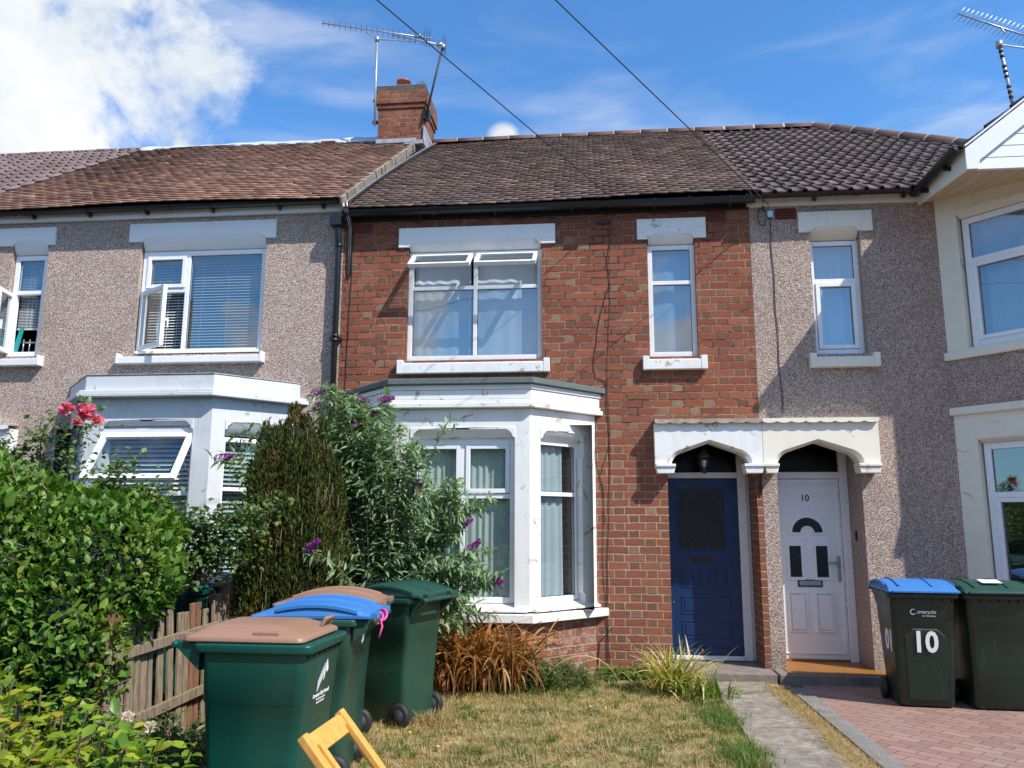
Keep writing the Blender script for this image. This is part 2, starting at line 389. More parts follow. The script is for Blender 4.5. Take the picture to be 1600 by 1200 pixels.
def mk_block():
    t = material('block_paving'); s = t.new('ShaderNodeSeparateXYZ'); t.put(s.inputs[0], t.obj)
    # 45 degree herringbone-like stretcher bond of 0.2 x 0.1 blocks
    ca, sa = math.cos(R(-42)), math.sin(R(-42))
    x, y = s.outputs[0], s.outputs[1]
    u = t.math('ADD', t.math('MULTIPLY', x, ca), t.math('MULTIPLY', y, sa))
    v = t.math('ADD', t.math('MULTIPLY', x, -sa), t.math('MULTIPLY', y, ca))
    vr = t.math('DIVIDE', v, .105); row = t.math('FLOOR', vr)
    ur = t.math('ADD', t.math('DIVIDE', u, .21), t.math('MULTIPLY', t.math('FLOORED_MODULO', row, 2.0), .5))
    fu, fv = t.math('FRACT', ur), t.math('FRACT', vr)
    du = t.math('MULTIPLY', t.math('MINIMUM', fu, t.math('SUBTRACT', 1.0, fu)), .21)
    dv = t.math('MULTIPLY', t.math('MINIMUM', fv, t.math('SUBTRACT', 1.0, fv)), .105)
    face = t.smooth(t.math('MINIMUM', du, dv), .002, .005)
    cid = t.new('ShaderNodeCombineXYZ'); t.put(cid.inputs[0], t.math('FLOOR', ur)); t.put(cid.inputs[1], row)
    wn = t.new('ShaderNodeTexWhiteNoise', noise_dimensions='3D'); t.put(wn.inputs[0], cid.outputs[0])
    c = t.ramp(wn.outputs[0], [(0, (.24, .130, .102)), (.5, (.30, .170, .135)), (1, (.36, .215, .17))])
    c = t.mix(t.math('MULTIPLY', t.smooth(t.noise(t.obj, 2.3, 6, .7), .4, .75), .45), c, (.30, .235, .20))
    c = t.mix(t.math('MULTIPLY', t.noise(t.obj, 120, 3), .4), c, (.22, .14, .11))
    c = t.mix(face, (.10, .07, .055), c)
    return setb(t, c, .85, t.bump(t.math('ADD', face, t.math('MULTIPLY', t.noise(t.obj, 90, 3), .3)), .6, .006))
def mk_wood(name, cols, grain=(3, 3, .35), rough=.8):
    t = material(name); mp = t.new('ShaderNodeMapping'); t.put(mp.inputs[0], t.obj)
    mp.inputs['Scale'].default_value = grain
    n = t.noise(mp.outputs[0], 16, 7, .65, .6)
    c = t.ramp(n, [(.28, cols[0]), (.5, cols[1]), (.72, cols[2])])
    c = t.mix(t.math('MULTIPLY', t.isl, .35), c, cols[0])
    return setb(t, c, rough, t.bump(n, .35, .004))
def mk_blind(name, base, pitch=.025):
    t = material(name); s = t.new('ShaderNodeSeparateXYZ'); t.put(s.inputs[0], t.obj)
    return setb(t, base, .55)

M['brick'] = mk_brick('red_brick')
M['brick_base'] = mk_brick('flaking_brick', paint=.75)
M['brick_chimney'] = mk_brick('chimney_brick', per=.343, course=.0845, tint=.92)
M['pebble'] = mk_pebble('pebbledash', 1.16)
M['pebble_r'] = mk_pebble('pebbledash_pink', 1.05)
M['white'] = mk_paint('white_masonry_paint', (.80, .80, .80), .14, .25, (.50, .42, .31))
M['white_old'] = mk_paint('peeling_white_paint', (.80, .80, .785), .28, 1.0, (.47, .40, .29), crack=.22)
M['whitegrey'] = mk_paint('pale_grey_masonry_paint', (.62, .64, .66), .3, .25, (.35, .35, .36))
M['whitegrey2'] = mk_paint('clean_white_masonry_paint', (.78, .79, .80), .15, 0)
M['cream'] = mk_paint('cream_masonry_paint', (.80, .76, .64), .18, .1, (.5, .4, .3))
M['upvc'] = mk_plain('white_plastic', (.84, .85, .87), .28, var=.03, scale=5, bump=.02)
M['timber_white'] = mk_plain('white_painted_timber', (.80, .80, .79), .4, var=.08, scale=9, bump=.05)
M['cladding'] = mk_plain('white_cladding', (.80, .82, .86), .35, var=.04)
M['black'] = mk_plain('black_gutter', (.012, .014, .018), .32, var=.1, bump=.05)
M['blackpaint'] = mk_plain('black_fascia_paint', (.012, .012, .014), .55, var=.3, bump=.3)
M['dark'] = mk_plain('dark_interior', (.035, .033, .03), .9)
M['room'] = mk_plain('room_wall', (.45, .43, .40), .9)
M['curtain'] = mk_plain('pale_curtain', (.55, .60, .66), .9, var=.06, scale=3)
M['curtain_blue'] = mk_plain('blue_grey_curtain', (.30, .40, .54), .9, var=.06, scale=3)
M['net'] = mk_plain('net_curtain', (.66, .71, .70), .9, var=.05, scale=3)
M['blind'] = mk_plain('slatted_blind', (.62, .66, .68), .6, var=.03)
M['glass'] = mk_glass('window_glass')
M['glass_low'] = mk_glass('lower_window_glass', (.74, .82, .80), .14)
M['glass_dark'] = mk_glass('reeded_glass', (.10, .11, .12), .03, pat=60)
M['lead'] = mk_plain('lead_flashing', (.40, .42, .44), .55, metal=.2, var=.4, scale=8, bump=.3)
M['silver'] = mk_plain('silver_ridge_sheet', (.60, .66, .72), .4, metal=.1, var=.3, scale=5, bump=.4)
M['mortar'] = mk_ground('lime_mortar', [(.3, (.20, .16, .12)), (.5, (.38, .33, .26)), (.7, (.55, .50, .42))], 9, .8)
M['felt'] = mk_plain('mineral_felt', (.125, .165, .16), .95, var=.25, scale=30, bump=.7)
M['clay'] = mk_tile('clay_plain_tile', [(0, (.15, .075, .052)), (.12, (.28, .125, .080)), (.35, (.42, .180, .110)), (.6, (.50, .235, .15)), (.88, (.58, .32, .22)), (1, (.28, .17, .125))], .5, (.085, .062, .045), pale=.3)
M['browntile'] = mk_tile('brown_plain_tile', [(0, (.065, .042, .036)), (.25, (.155, .098, .082)), (.5, (.18, .112, .094)), (.85, (.215, .138, .114)), (1, (.31, .20, .15))], .42, (.095, .065, .025))
M['concrete_tile'] = mk_tile('brown_concrete_tile', [(0, (.125, .088, .082)), (.5, (.155, .110, .102)), (1, (.19, .14, .128))])
M['concrete_tile_far'] = mk_tile('mauve_concrete_tile', [(0, (.15, .105, .105)), (.5, (.18, .125, .12)), (1, (.21, .15, .145))])
M['tile_edge'] = mk_tile('dirty_shaded_tile_edge', [(0, (.025, .017, .016)), (.6, (.060, .036, .030)), (1, (.13, .072, .055))])  # lip colour mixes edge dirt with painted shade of the gaps under courses
M['ridge_tile'] = mk_tile('ridge_tile', [(0, (.10, .055, .045)), (1, (.17, .09, .07))])
M['terracotta'] = mk_plain('terracotta', (.36, .085, .045), .6, var=.15)
M['galv'] = mk_plain('galvanised_metal', (.45, .46, .47), .4, metal=.7, var=.25)
M['bluebrick'] = mk_plain('engineering_brick', (.085, .085, .095), .6, var=.3, scale=14, bump=.4)
M['wire'] = mk_plain('black_cable', (.02, .02, .025), .6)
M['concrete'] = mk_ground('old_concrete', [(.36, (.17, .135, .105)), (.50, (.28, .235, .19)), (.62, (.42, .36, .30))], 11, .9, 120)
M['step'] = mk_ground('step_concrete', [(.3, (.13, .105, .09)), (.5, (.21, .175, .15)), (.7, (.29, .25, .215))], 7, .6, 90)
M['soil'] = mk_ground('dry_soil', [(.3, (.05, .034, .020)), (.5, (.10, .07, .042)), (.7, (.17, .125, .075))], 4, .9)
M['turf'] = mk_ground('thin_turf', [(.36, (.05, .065, .015)), (.45, (.15, .13, .04)), (.53, (.34, .26, .12)), (.64, (.48, .38, .21))], 2.6, .9)
M['street'] = mk_ground('asphalt', [(.3, (.04, .04, .042)), (.7, (.07, .07, .07))], 5, .4)
M['block'] = mk_block()
M['kerb'] = mk_ground('grey_edging', [(.3, (.14, .132, .122)), (.5, (.205, .192, .176)), (.7, (.27, .255, .235))], 6, .5, 80)
M['ochre'] = mk_plain('ochre_floor_tile', (.31, .13, .025), .45, var=.2, scale=6)
M['bluedoor'] = mk_plain('navy_gloss_paint', (.005, .030, .110), .34, var=.18, scale=4, bump=.12)
M['digits'] = mk_plain('dull_metal_digits', (.05, .06, .08), .5)
M['digits_dark'] = mk_plain('dark_digits', (.03, .05, .055), .4)
M['vent'] = mk_plain('clay_air_brick', (.22, .040, .025), .7, var=.15)
M['vent_dark'] = mk_plain('air_brick_hole', (.03, .008, .006), .9)
M['bin_teal'] = mk_plain('teal_bin_plastic', (.003, .064, .050), .34, var=.08, scale=4, bump=.08, scratch=.22)
M['bin_green'] = mk_plain('green_bin_plastic', (.020, .070, .048), .38, var=.15, scale=4, bump=.1, scratch=.5)
M['bin_olive'] = mk_plain('dark_green_bin_plastic', (.008, .026, .018), .36, var=.15, scale=4, bump=.1, scratch=.45)
M['lid_brown'] = mk_plain('brown_lid_plastic', (.31, .172, .112), .42, var=.08, scale=3, bump=.05, scratch=.12)
M['lid_blue'] = mk_plain('blue_lid_plastic', (.045, .19, .50), .40, var=.08, scale=3, bump=.05, scratch=.15)
M['lid_green'] = mk_plain('green_lid_plastic', (.018, .068, .050), .40, var=.1, scale=3, bump=.05, scratch=.2)
M['tyre'] = mk_plain('wheel_rubber', (.018, .018, .02), .6)
M['stick'] = mk_plain('white_sticker', (.80, .80, .80), .5, var=.1, scale=20)
M['decal'] = mk_plain('white_print', (.78, .80, .80), .5, var=.05)
M['pink'] = mk_plain('pink_ribbon', (.75, .07, .30), .6)
M['turquoise'] = mk_plain('turquoise_cloth', (.01, .30, .30), .8)
M['bark'] = mk_plain('twig_bark', (.10, .07, .045), .9, var=.3, scale=20, bump=.5)
M['bark_pale'] = mk_plain('pale_twig', (.24, .17, .11), .9, var=.3, scale=20, bump=.4)
M['fence_wood'] = mk_wood('weathered_pale', [(.09, .06, .038), (.24, .185, .12), (.40, .34, .24)])
M['fence_brown'] = mk_wood('red_brown_pale', [(.10, .045, .025), (.22, .10, .055), (.34, .19, .11)])
M['chair_wood'] = mk_wood('varnished_beech', [(.52, .26, .055), (.64, .34, .08), (.72, .41, .11)], (2, 2, .5), .38)
M['hedge'] = mk_leaf('hedge_leaf', [(0, (.028, .075, .010)), (.35, (.060, .15, .018)), (.75, (.115, .24, .030)), (.95, (.21, .34, .05)), (1, (.34, .20, .05))], .42, .34, spec=.32)
M['rose_leaf'] = mk_leaf('rose_leaf', [(0, (.035, .085, .020)), (.5, (.085, .17, .045)), (.9, (.18, .27, .08)), (1, (.22, .16, .05))], .42, .3)
M['conifer'] = mk_leaf('conifer_spray', [(0, (.018, .034, .008)), (.35, (.045, .068, .012)), (.7, (.090, .115, .020)), (1, (.16, .16, .034))], .6, .2, brown=.6, spec=.25)
M['budd_leaf'] = mk_leaf('buddleia_leaf', [(0, (.085, .165, .070)), (.4, (.16, .28, .13)), (.8, (.24, .37, .18)), (1, (.36, .47, .27))], .5, .32)
M['purple'] = mk_leaf('purple_floret', [(0, (.16, .012, .22)), (.5, (.36, .04, .42)), (1, (.55, .14, .58))], .6, .3)
M['rose_pink'] = mk_leaf('rose_petal', [(0, (.72, .03, .16)), (.5, (.85, .10, .28)), (.8, (.92, .42, .52)), (1, (.95, .75, .78))], .5, .4)
M['orange_fl'] = mk_leaf('orange_petal', [(0, (.65, .16, .03)), (1, (.85, .45, .25))], .5, .3)
M['pale_fl'] = mk_leaf('pale_petal', [(0, (.80, .55, .62)), (1, (.85, .82, .70))], .5, .4)
M['gold_leaf'] = mk_leaf('golden_shrub_leaf', [(0, (.055, .16, .012)), (.45, (.13, .28, .018)), (.82, (.30, .42, .03)), (.94, (.44, .44, .04)), (1, (.38, .14, .03))], .36, .38)
M['grass'] = mk_leaf('grass_blade', [(0, (.10, .15, .025)), (.25, (.24, .24, .06)), (.5, (.42, .34, .14)), (.8, (.58, .45, .22)), (1, (.68, .54, .30))], .6, .35)
M['grass_green'] = mk_leaf('green_grass_blade', [(0, (.045, .11, .014)), (.5, (.095, .19, .026)), (.85, (.18, .27, .05)), (1, (.42, .36, .15))], .55, .4)
M['straw'] = mk_leaf('straw', [(0, (.30, .20, .09)), (.5, (.46, .33, .16)), (1, (.60, .47, .26))], .7, .3)
M['dead'] = mk_leaf('dead_strap_leaf', [(0, (.16, .055, .018)), (.4, (.32, .12, .035)), (.8, (.48, .23, .075)), (1, (.60, .38, .16))], .6, .35)
M['iris'] = mk_leaf('iris_leaf', [(0, (.12, .19, .03)), (.35, (.30, .34, .06)), (.65, (.52, .48, .12)), (.85, (.66, .54, .26)), (1, (.72, .62, .40))], .45, .35)
M['weed'] = mk_leaf('weed_leaf', [(0, (.035, .085, .012)), (.5, (.075, .15, .022)), (1, (.14, .22, .045))], .5, .35)
M['core_shade'] = mk_ground('dark_crown_core', [(.3, (.008, .013, .005)), (.7, (.02, .024, .010))], 20, 1)  # near-black colour stands for the shade inside hedge and conifer

# ------------------------------------------------------------------ ground
def sheet(name, pts, z, mat, kind='structure', thick=None, parent=None):
    mb = MB()
    if thick: mb.prism([(p[0], p[1]) for p in pts], z-thick, z, 'z')
    else: mb.add([(p[0], p[1], z) for p in pts], [tuple(range(len(pts)))])
    return mb.obj(name, mat, parent, kind=kind)
sheet('ground', [(-600, -600), (600, -600), (600, 600), (-600, 600)], -.05, M['soil'])
def lawn():
    nx, ny = 130, 170; X, Y = np.meshgrid(np.linspace(-3.1, 1.17, nx), np.linspace(-8.6, .02, ny))
    Z = .012+.010*np.sin(X*5.1+1)*np.cos(Y*4.3)+.03*np.clip((Y+1.1)/1.1, 0, 1)+rng.normal(0, .003, X.shape)
    V = np.stack([X, Y, Z], -1).reshape(-1, 3); i = (np.arange(ny-1)[:, None]*nx+np.arange(nx-1)).ravel()
    np_mesh('lawn', V, np.stack([i, i+1, i+nx+1, i+nx], 1), M['turf'], smooth=True, kind='structure')
lawn()
sheet('flower_bed', [(-12, -8.6), (-3.12, -8.6), (-3.12, .02), (-12, .02)], .012, M['soil'])
sheet('verge', [(1.17, -8.6), (1.87, -8.6), (1.87, -.3), (1.17, -.3)], .006, mk_ground('dry_verge', [(.32, (.20, .145, .085)), (.5, (.38, .29, .18)), (.68, (.52, .42, .28))], 5, .8))
sheet('driveway', [(2.04, -8.6), (9, -8.6), (9, .02), (2.04, .02)], .010, M['block'])
sheet('pavement', [(-60, -11.2), (60, -11.2), (60, -8.6), (-60, -8.6)], .012, M['concrete'])
sheet('road', [(-80, -18), (80, -18), (80, -11.3), (-80, -11.3)], -.03, M['street'])
def paths():
    mb = MB(); y = -.335; k = 0
    xs0 = lambda y: 1.13+.02*math.sin(y*3); xs1 = lambda y: 1.68+.03*math.sin(y*2.2+1)-(.05 if y < -2.2 else 0)
    while y > -8.5:
        L = .62+.09*((k*37) % 5-2)/2; y2 = y-L
        tilt = ((k*53) % 7-3)*.003
        a, b, c, d = xs0(y), xs1(y), xs1(y2+.03), xs0(y2+.03)
        mb.add([(a, y, 0), (b, y, 0), (c, y2+.034, 0), (d, y2+.028, 0), (a, y, .035+tilt), (b, y, .038), (c, y2+.034, .036-tilt), (d, y2+.028, .034)],
               [(0, 3, 2, 1), (4, 5, 6, 7), (0, 1, 5, 4), (1, 2, 6, 5), (2, 3, 7, 6), (3, 0, 4, 7)])
        y = y2; k += 1
    mb.obj('path', M['concrete'], None, .006, kind='structure')
    kb = MB()
    for i in range(42):
        y0 = -.5-i*.2; kb.box(1.905, 2.036, y0-.192, y0, -.02, .022+(i % 3)*.001)
    kb.box(1.868, 1.90, -8.6, -.45, -.02, .03)
    kb.obj('kerb', M['kerb'], None, .004, kind='structure')
paths()

# ------------------------------------------------------------------ houses
def wall_panel(mb, fr, a0, a1, z0, z1, openings, depth=.12, thick=.0):
    """front skin at d=0 with openings (a0,a1,z0,z1[,depth]) and their reveals"""
    old = mb.fr; mb.fr = fr
    A = sorted({a0, a1, *[o[0] for o in openings], *[o[1] for o in openings]}); A = [a for a in A if a0 <= a <= a1]
    Z = sorted({z0, z1, *[o[2] for o in openings], *[o[3] for o in openings]}); Z = [z for z in Z if z0 <= z <= z1]
    for i in range(len(A)-1):
        for j in range(len(Z)-1):
            ca, cz = (A[i]+A[i+1])/2, (Z[j]+Z[j+1])/2
            if any(o[0] < ca < o[1] and o[2] < cz < o[3] for o in openings): continue
            mb.add([(A[i], 0, Z[j]), (A[i+1], 0, Z[j]), (A[i+1], 0, Z[j+1]), (A[i], 0, Z[j+1])], [(0, 1, 2, 3)])
    for o in openings:
        d = -(o[4] if len(o) > 4 else depth); x0, x1, y0, y1 = o[:4]
        mb.add([(x0, 0, y0), (x0, d, y0), (x0, d, y1), (x0, 0, y1)], [(0, 1, 2, 3)])
        mb.add([(x1, 0, y0), (x1, 0, y1), (x1, d, y1), (x1, d, y0)], [(0, 1, 2, 3)])
        mb.add([(x0, 0, y1), (x0, d, y1), (x1, d, y1), (x1, 0, y1)], [(0, 1, 2, 3)])
        mb.add([(x0, 0, y0), (x1, 0, y0), (x1, d, y0), (x0, d, y0)], [(0, 1, 2, 3)])
    mb.fr = old
def wavy(fr, a0, a1, z0, z1, d, mat, parent, waves=9, amp=.022, name='curtain', seed=1, **kw):
    n = waves*8+1; mb = MB(fr); r = random.Random(seed); ph = r.random()*6
    top = []; bot = []
    for i in range(n):
        s = i/(n-1); a = a0+(a1-a0)*s
        w = math.sin(s*waves*2*math.pi+ph+1.3*math.sin(s*7+ph))
        top.append((a, d+amp*w*.7, z1)); bot.append((a+.01*math.sin(s*9), d+amp*w*1.2, z0))
    mb.add(top+bot, [(i, i+1, n+i+1, n+i) for i in range(n-1)], True)
    return mb.obj(name, mat, parent, fix=False, **kw)
def rect_frame(mb, a0, a1, z0, z1, d0, d1, w):
    mb.box(a0, a0+w, d0, d1, z0, z1); mb.box(a1-w, a1, d0, d1, z0, z1)
    mb.box(a0+w, a1-w, d0, d1-.0015, z0, z0+w); mb.box(a0+w, a1-w, d0, d1-.0015, z1-w, z1)
def blinds(fr, a0, a1, z0, z1, d, mat, parent, pitch=.036, w=.030, name='blind'):
    mb = MB(fr); z = z0
    while z < z1:
        mb.add([(a0, d+w*.42, z), (a1, d+w*.42, z), (a1, d-w*.42, z+w*.72), (a0, d-w*.42, z+w*.72)], [(0, 1, 2, 3)]); z += pitch
    for a in (a0+.12, (a0+a1)/2, a1-.12): mb.box(a-.002, a+.002, d+.011, d+.013, z0, z1)
    mb.box(a0, a1, d-.012, d+.012, z0-.02, z0-.004)
    return mb.obj(name, mat, parent, fix=False)
def window(house, fr, a0, a1, z0, z1, back, mull=(), trans=(), fw=.055, sash=(), glass=None, frame_mat=None, cells=None, skip=(), label=None, inset=.012):
    """frame at depth -back; mull: list of a; trans: list of (a0,a1,z). cells: list of (a0,a1,z0,z1,sash?)"""
    glass = glass or M['glass']; fm = frame_mat or M['upvc']
    mb = MB(fr); D0, D1 = -back-.06, -back
    rect_frame(mb, a0, a1, z0, z1, D0, D1, fw)
    for a, zz0, zz1 in mull: mb.box(a-fw*.42, a+fw*.42, D0, D1-.001, zz0, zz1)
    for aa0, aa1, z in trans: mb.box(aa0, aa1, D0, D1-.003, z-fw*.42, z+fw*.42)
    w = mb.obj('window', fm, house, .004)
    if label: w['label'] = label
    g = 0
    for c in cells or ():
        c0, c1, c2, c3 = c[:4]; s = c[4] if len(c) > 4 else 0
        if s:
            sb = MB(fr); rect_frame(sb, c0+.002, c1-.002, c2+.002, c3-.002, -back-.03, -back+.014, .045)
            sb.obj('casement', fm, w, .004)
            c0 += .045; c1 -= .045; c2 += .045; c3 -= .045
        gb = MB(fr); gb.add([(c0-.004, -back-.028, c2-.004), (c1+.004, -back-.028, c2-.004), (c1+.004, -back-.028, c3+.004), (c0-.004, -back-.028, c3+.004)], [(0, 1, 2, 3)])
        gb.obj('pane', glass, w, fix=False)
        # black gasket
        kb = MB(fr); rect_frame(kb, c0-.001, c1+.001, c2-.001, c3+.001, -back-.027, -back-.022, .005); kb.obj('gasket', M['wire'], w)
    return w
def open_sash(w, fr, a0, a1, z0, z1, d, ang, hinge, glass=None, fm=None, fw=.052):
    """casement swung outward by ang about its 'top' or 'left' edge"""
    fm = fm or M['upvc']; glass = glass or M['glass']
    if hinge == 'top':
        c, s = math.cos(ang), math.sin(ang)
        sub = Frame(fr(a0, d, z1), fr.u, fr.n*c+fr.z*s, fr.z*c-fr.n*s)   # local z measured downwards as negative
        H, W = z1-z0, a1-a0
        mb = MB(sub); rect_frame(mb, 0, W, -H, 0, -.02, .03, fw); o = mb.obj('casement', fm, w, .004)
        gb = MB(sub); gb.add([(fw, .005, -H+fw), (W-fw, .005, -H+fw), (W-fw, .005, -fw), (fw, .005, -fw)], [(0, 1, 2, 3)]); gb.obj('pane', glass, w, fix=False)
        for a in (a0+.02, a1-.02):
            sb = MB(fr); sb.tube([(a, d-.01, z0+.15), (a, d+(H*.55)*s, z1-H*.55*c)], .005, 6); sb.obj('window_stay', M['galv'], w)
    else:
        c, s = math.cos(ang), math.sin(ang)
        sub = Frame(fr(a0, d, z0), fr.u*c+fr.n*s, fr.n*c-fr.u*s, fr.z); H, W = z1-z0, a1-a0
        mb = MB(sub); rect_frame(mb, 0, W, 0, H, -.02, .03, fw); o = mb.obj('casement', fm, w, .004)
        gb = MB(sub); gb.add([(fw, .005, fw), (W-fw, .005, fw), (W-fw, .005, H-fw), (fw, .005, H-fw)], [(0, 1, 2, 3)]); gb.obj('pane', glass, w, fix=False)
        hb = MB(sub); hb.box(W-.035, W-.015, -.06, -.02, H*.42, H*.42+.03); hb.box(W-.035, W-.015, -.07, -.055, H*.42-.08, H*.42+.03); hb.obj('window_handle', fm, w)
def room(house, fr, a0, a1, z0, z1, back, depth=1.6, name='room', mat=None):
    mb = MB(fr); b = -back-.062
    v = [(a, d, z) for d in (b, b-depth) for z in (z0-.2, z1+.2) for a in (a0-.3, a1+.3)]
    mb.add(v, [(4, 5, 7, 6), (0, 4, 6, 2), (1, 3, 7, 5), (2, 6, 7, 3), (0, 1, 5, 4)])
    return mb.obj(name, mat or M['room'], house)
def sill(w, fr, a0, a1, z0, z1, mat, proj=.075, ears=.07, back=.06):
    mb = MB(fr)
    mb.prism([(proj, z0), (proj, z1-.025), (-back, z1+.012), (-back, z0)], a0+ears, a1-ears, 'a')
    mb.box(a0, a0+ears, -.01, proj+.003, z0-.002, z1+.02); mb.box(a1-ears, a1, -.01, proj+.003, z0-.002, z1+.02)
    return mb.obj('sill', mat, w, .006)
def lintel(w, fr, a0, a1, z0, z1, mat, o0, o1, ztop, back=.09, proj=.028, under=None):
    """face plate with lowered ears; opening o0..o1; soffit slopes back to the frame head"""
    zc = z0+.055
    poly = [(a0, z0), (o0, z0), (o0+.05, zc-.012), (o0+.09, zc)]
    m = (o0+o1)/2
    poly += [(m-.075, zc), (m-.05, zc+.02), (m+.05, zc+.02), (m+.075, zc)]
    poly += [(o1-.09, zc), (o1-.05, zc-.012), (o1, z0), (a1, z0), (a1, z1), (a0, z1)]
    mb = MB(fr); mb.prism(poly, -.01, proj)
    o = mb.obj('lintel', mat, w, .004)
    sb = MB(fr)
    n = 6; ring = []
    for i in range(n+1):
        s = i/n; d = proj-.004-(back+proj)*s; z = zc+.002-(zc-ztop)*(1-(1-s)**1.6)
        ring.append((d, z))
    ring = [(proj-.006, zc+.024)]+ring; n += 1
    vs = [(o0+.012, d, z) for d, z in ring]+[(o1-.012, d, z) for d, z in ring]
    sb.add(vs, [(i, i+1, n+2+i, n+1+i) for i in range(n)], True)
    sb.obj('soffit', under or mat, w, fix=False)
    return o
def gutter(house, x0, x1, y, z, r=.062, brackets=(), name='gutter'):
    mb = MB(); k = 8
    ring = lambda rr: [(rr*math.cos(math.pi+math.pi*i/k), rr*math.sin(math.pi+math.pi*i/k)) for i in range(k+1)]
    prof = ring(r)+ring(r-.006)[::-1]
    prof = [(y+p, z+q) for p, q in prof]
    mb.prism(prof, x0, x1, 'a')
    mb.fr = Frame(u=(1, 0, 0), n=(0, 1, 0))
    for b in brackets:
        mb.prism([(y+r+.10, z-.02), (y+r, z-.09), (y-.01, z-r-.012), (y-r-.004, z-.02), (y-r-.004, z+.005), (y-r+.006, z-.03), (y, z-r-.004), (y+r, z-.03)], b-.014, b+.014, 'a')
    x = x0+1.1
    while x < x1-.3:
        mb.prism([(y+p*1.12, z+q*1.12) for p, q in ring(r)]+[(y+p*.97, z+q*.97) for p, q in ring(r)[::-1]], x-.04, x+.04, 'a'); x += 1.9
    return mb.obj(name, M['black'], house)

SL = .691; EY, EZ = -.21, 5.29; RY = 4.0
ROOFZ = lambda y: EZ+(y-EY)*SL
U_S = Vector((0, 1, SL)).normalized(); N_S = Vector((0, -SL, 1)).normalized(); SLEN = (RY-EY)*math.sqrt(1+SL*SL)
def plain_tiles(name, mat, parent, x0, x1, lift=0.0, w=.165, ex=.122, jit=.004, slen=None, **tags):
    slen = slen or SLEN; rows = int(slen/ex)+1; V = []; Q = []; T = []
    o = np.array([0, EY, EZ+lift]); us = np.array(U_S); ns = np.array(N_S); allv = []
    for j in range(rows):
        s0 = j*ex-.03+random.uniform(-.003, .003); off = (j % 2)*w/2+random.uniform(-.01, .01)
        xs = np.arange(x0-off, x1, w); xa = np.clip(xs, x0, x1); xb = np.clip(xs+w-.0004, x0, x1)
        ok = xb-xa > .02; xa, xb = xa[ok], xb[ok]; n = len(xa)
        l = rng.normal(0, jit*.25, n)+.018; sk = rng.normal(0, .0012, n); h = rng.normal(0, .0006, n)
        slip = (rng.random(n) < .022)*rng.uniform(.015, .06, n)
        s = s0+sk-slip; st = s0+ex*1.9
        sg = lambda x: .022*np.sin(x*.9+j*.03)+.004*np.sin(x*2.1+j*.11)
        sag, sag2 = sg(xa), sg(xb)
        def P(x, s, hh): return o+np.outer(x, [1, 0, 0])+np.outer(np.broadcast_to(s, x.shape), us)+np.outer(hh, ns)
        allv.append(np.stack([P(xa, s, l+h+sag-.0095), P(xb, s, l-h+sag2-.0095), P(xb, s, l-h+sag2+.004), P(xa, s, l+h+sag+.004), P(xb, st, sag2-.004+0*l), P(xa, st, sag-.004+0*l)], 1))
    A = np.concatenate(allv); n = len(A); b = np.arange(n)[:, None]*6
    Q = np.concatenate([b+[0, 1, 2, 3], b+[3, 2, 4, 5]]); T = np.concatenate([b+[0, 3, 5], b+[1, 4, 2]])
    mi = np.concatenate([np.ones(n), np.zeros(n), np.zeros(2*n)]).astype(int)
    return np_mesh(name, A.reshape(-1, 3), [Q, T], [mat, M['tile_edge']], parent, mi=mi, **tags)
def roll_tiles(name, mat, parent, x0, x1, hip=None, w=.33, ex=.335, cutfn=None, lift=0.0, o=None, ux=(1, 0, 0), us=None, ns=None, slen=None, **tags):
    us = np.array(U_S) if us is None else np.array(us); ns = np.array(N_S) if ns is None else np.array(ns)
    o = np.array([0, EY, EZ+lift]) if o is None else np.array(o); ux = np.array(ux)
    slen = slen or SLEN; rows = int(slen/ex)+1; prof_a = [0, .03, .06, .09, .12, .15, .18, .34, .50, .53, .56, .59, .62, .65, .68, .84, 1.0]
    def hgt(a):
        f = (a % .5)/.5; return .034*max(0, math.sin(math.pi*min(1, f/.36)))**.7 if f < .36 else 0.0
    V = []; Q = []; k = len(prof_a); nb = 0
    for j in range(rows):
        s0 = j*ex-.03; s1 = min(s0+ex*1.12, slen)
        x = x0
        while x < x1:
            lim = x1 if hip is None else min(x1, hip(s0))
            if x >= lim: break
            tw = min(w, lim-x); sk = random.uniform(-.004, .004); hj = random.uniform(-.002, .002)
            for a in prof_a:
                xx = x+min(a*w, tw-.001) if a*w < tw else x+tw-.001
                hh = hgt(a)+hj
                V.append(o+ux*xx+us*(s0+sk)+ns*(hh+.010)); V.append(o+ux*xx+us*(s0+sk)+ns*(hh+.030)); V.append(o+ux*xx+us*s1+ns*(hh*.9+.002))
            for i in range(k-1):
                b = nb+i*3; Q += [(b, b+3, b+4, b+1), (b+1, b+4, b+5, b+2)]
            nb += k*3; x += w
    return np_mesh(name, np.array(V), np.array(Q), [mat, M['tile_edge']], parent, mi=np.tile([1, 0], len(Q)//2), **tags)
def slope_deck(house, x0, x1, lift=-.03, name='roof', xr=None, both=True):
    mb = MB(); xr = x1 if xr is None else xr
    z0, z1 = ROOFZ(EY+.05)+lift, ROOFZ(RY)+lift
    mb.add([(x0, EY+.05, z0), (x1, EY+.05, z0), (xr, RY, z1), (x0, RY, z1)], [(0, 1, 2, 3)])
    mb.add([(x0, 8.2, z0), (x1, 8.2, z0), (xr, RY, z1), (x0, RY, z1)], [(0, 1, 2, 3)])
    mb.add([(x0, 8.0, -.2), (x1, 8.0, -.2), (x1, 8.0, z0), (x0, 8.0, z0)], [(0, 1, 2, 3)])
    return mb.obj(name, M['blackpaint'], house)
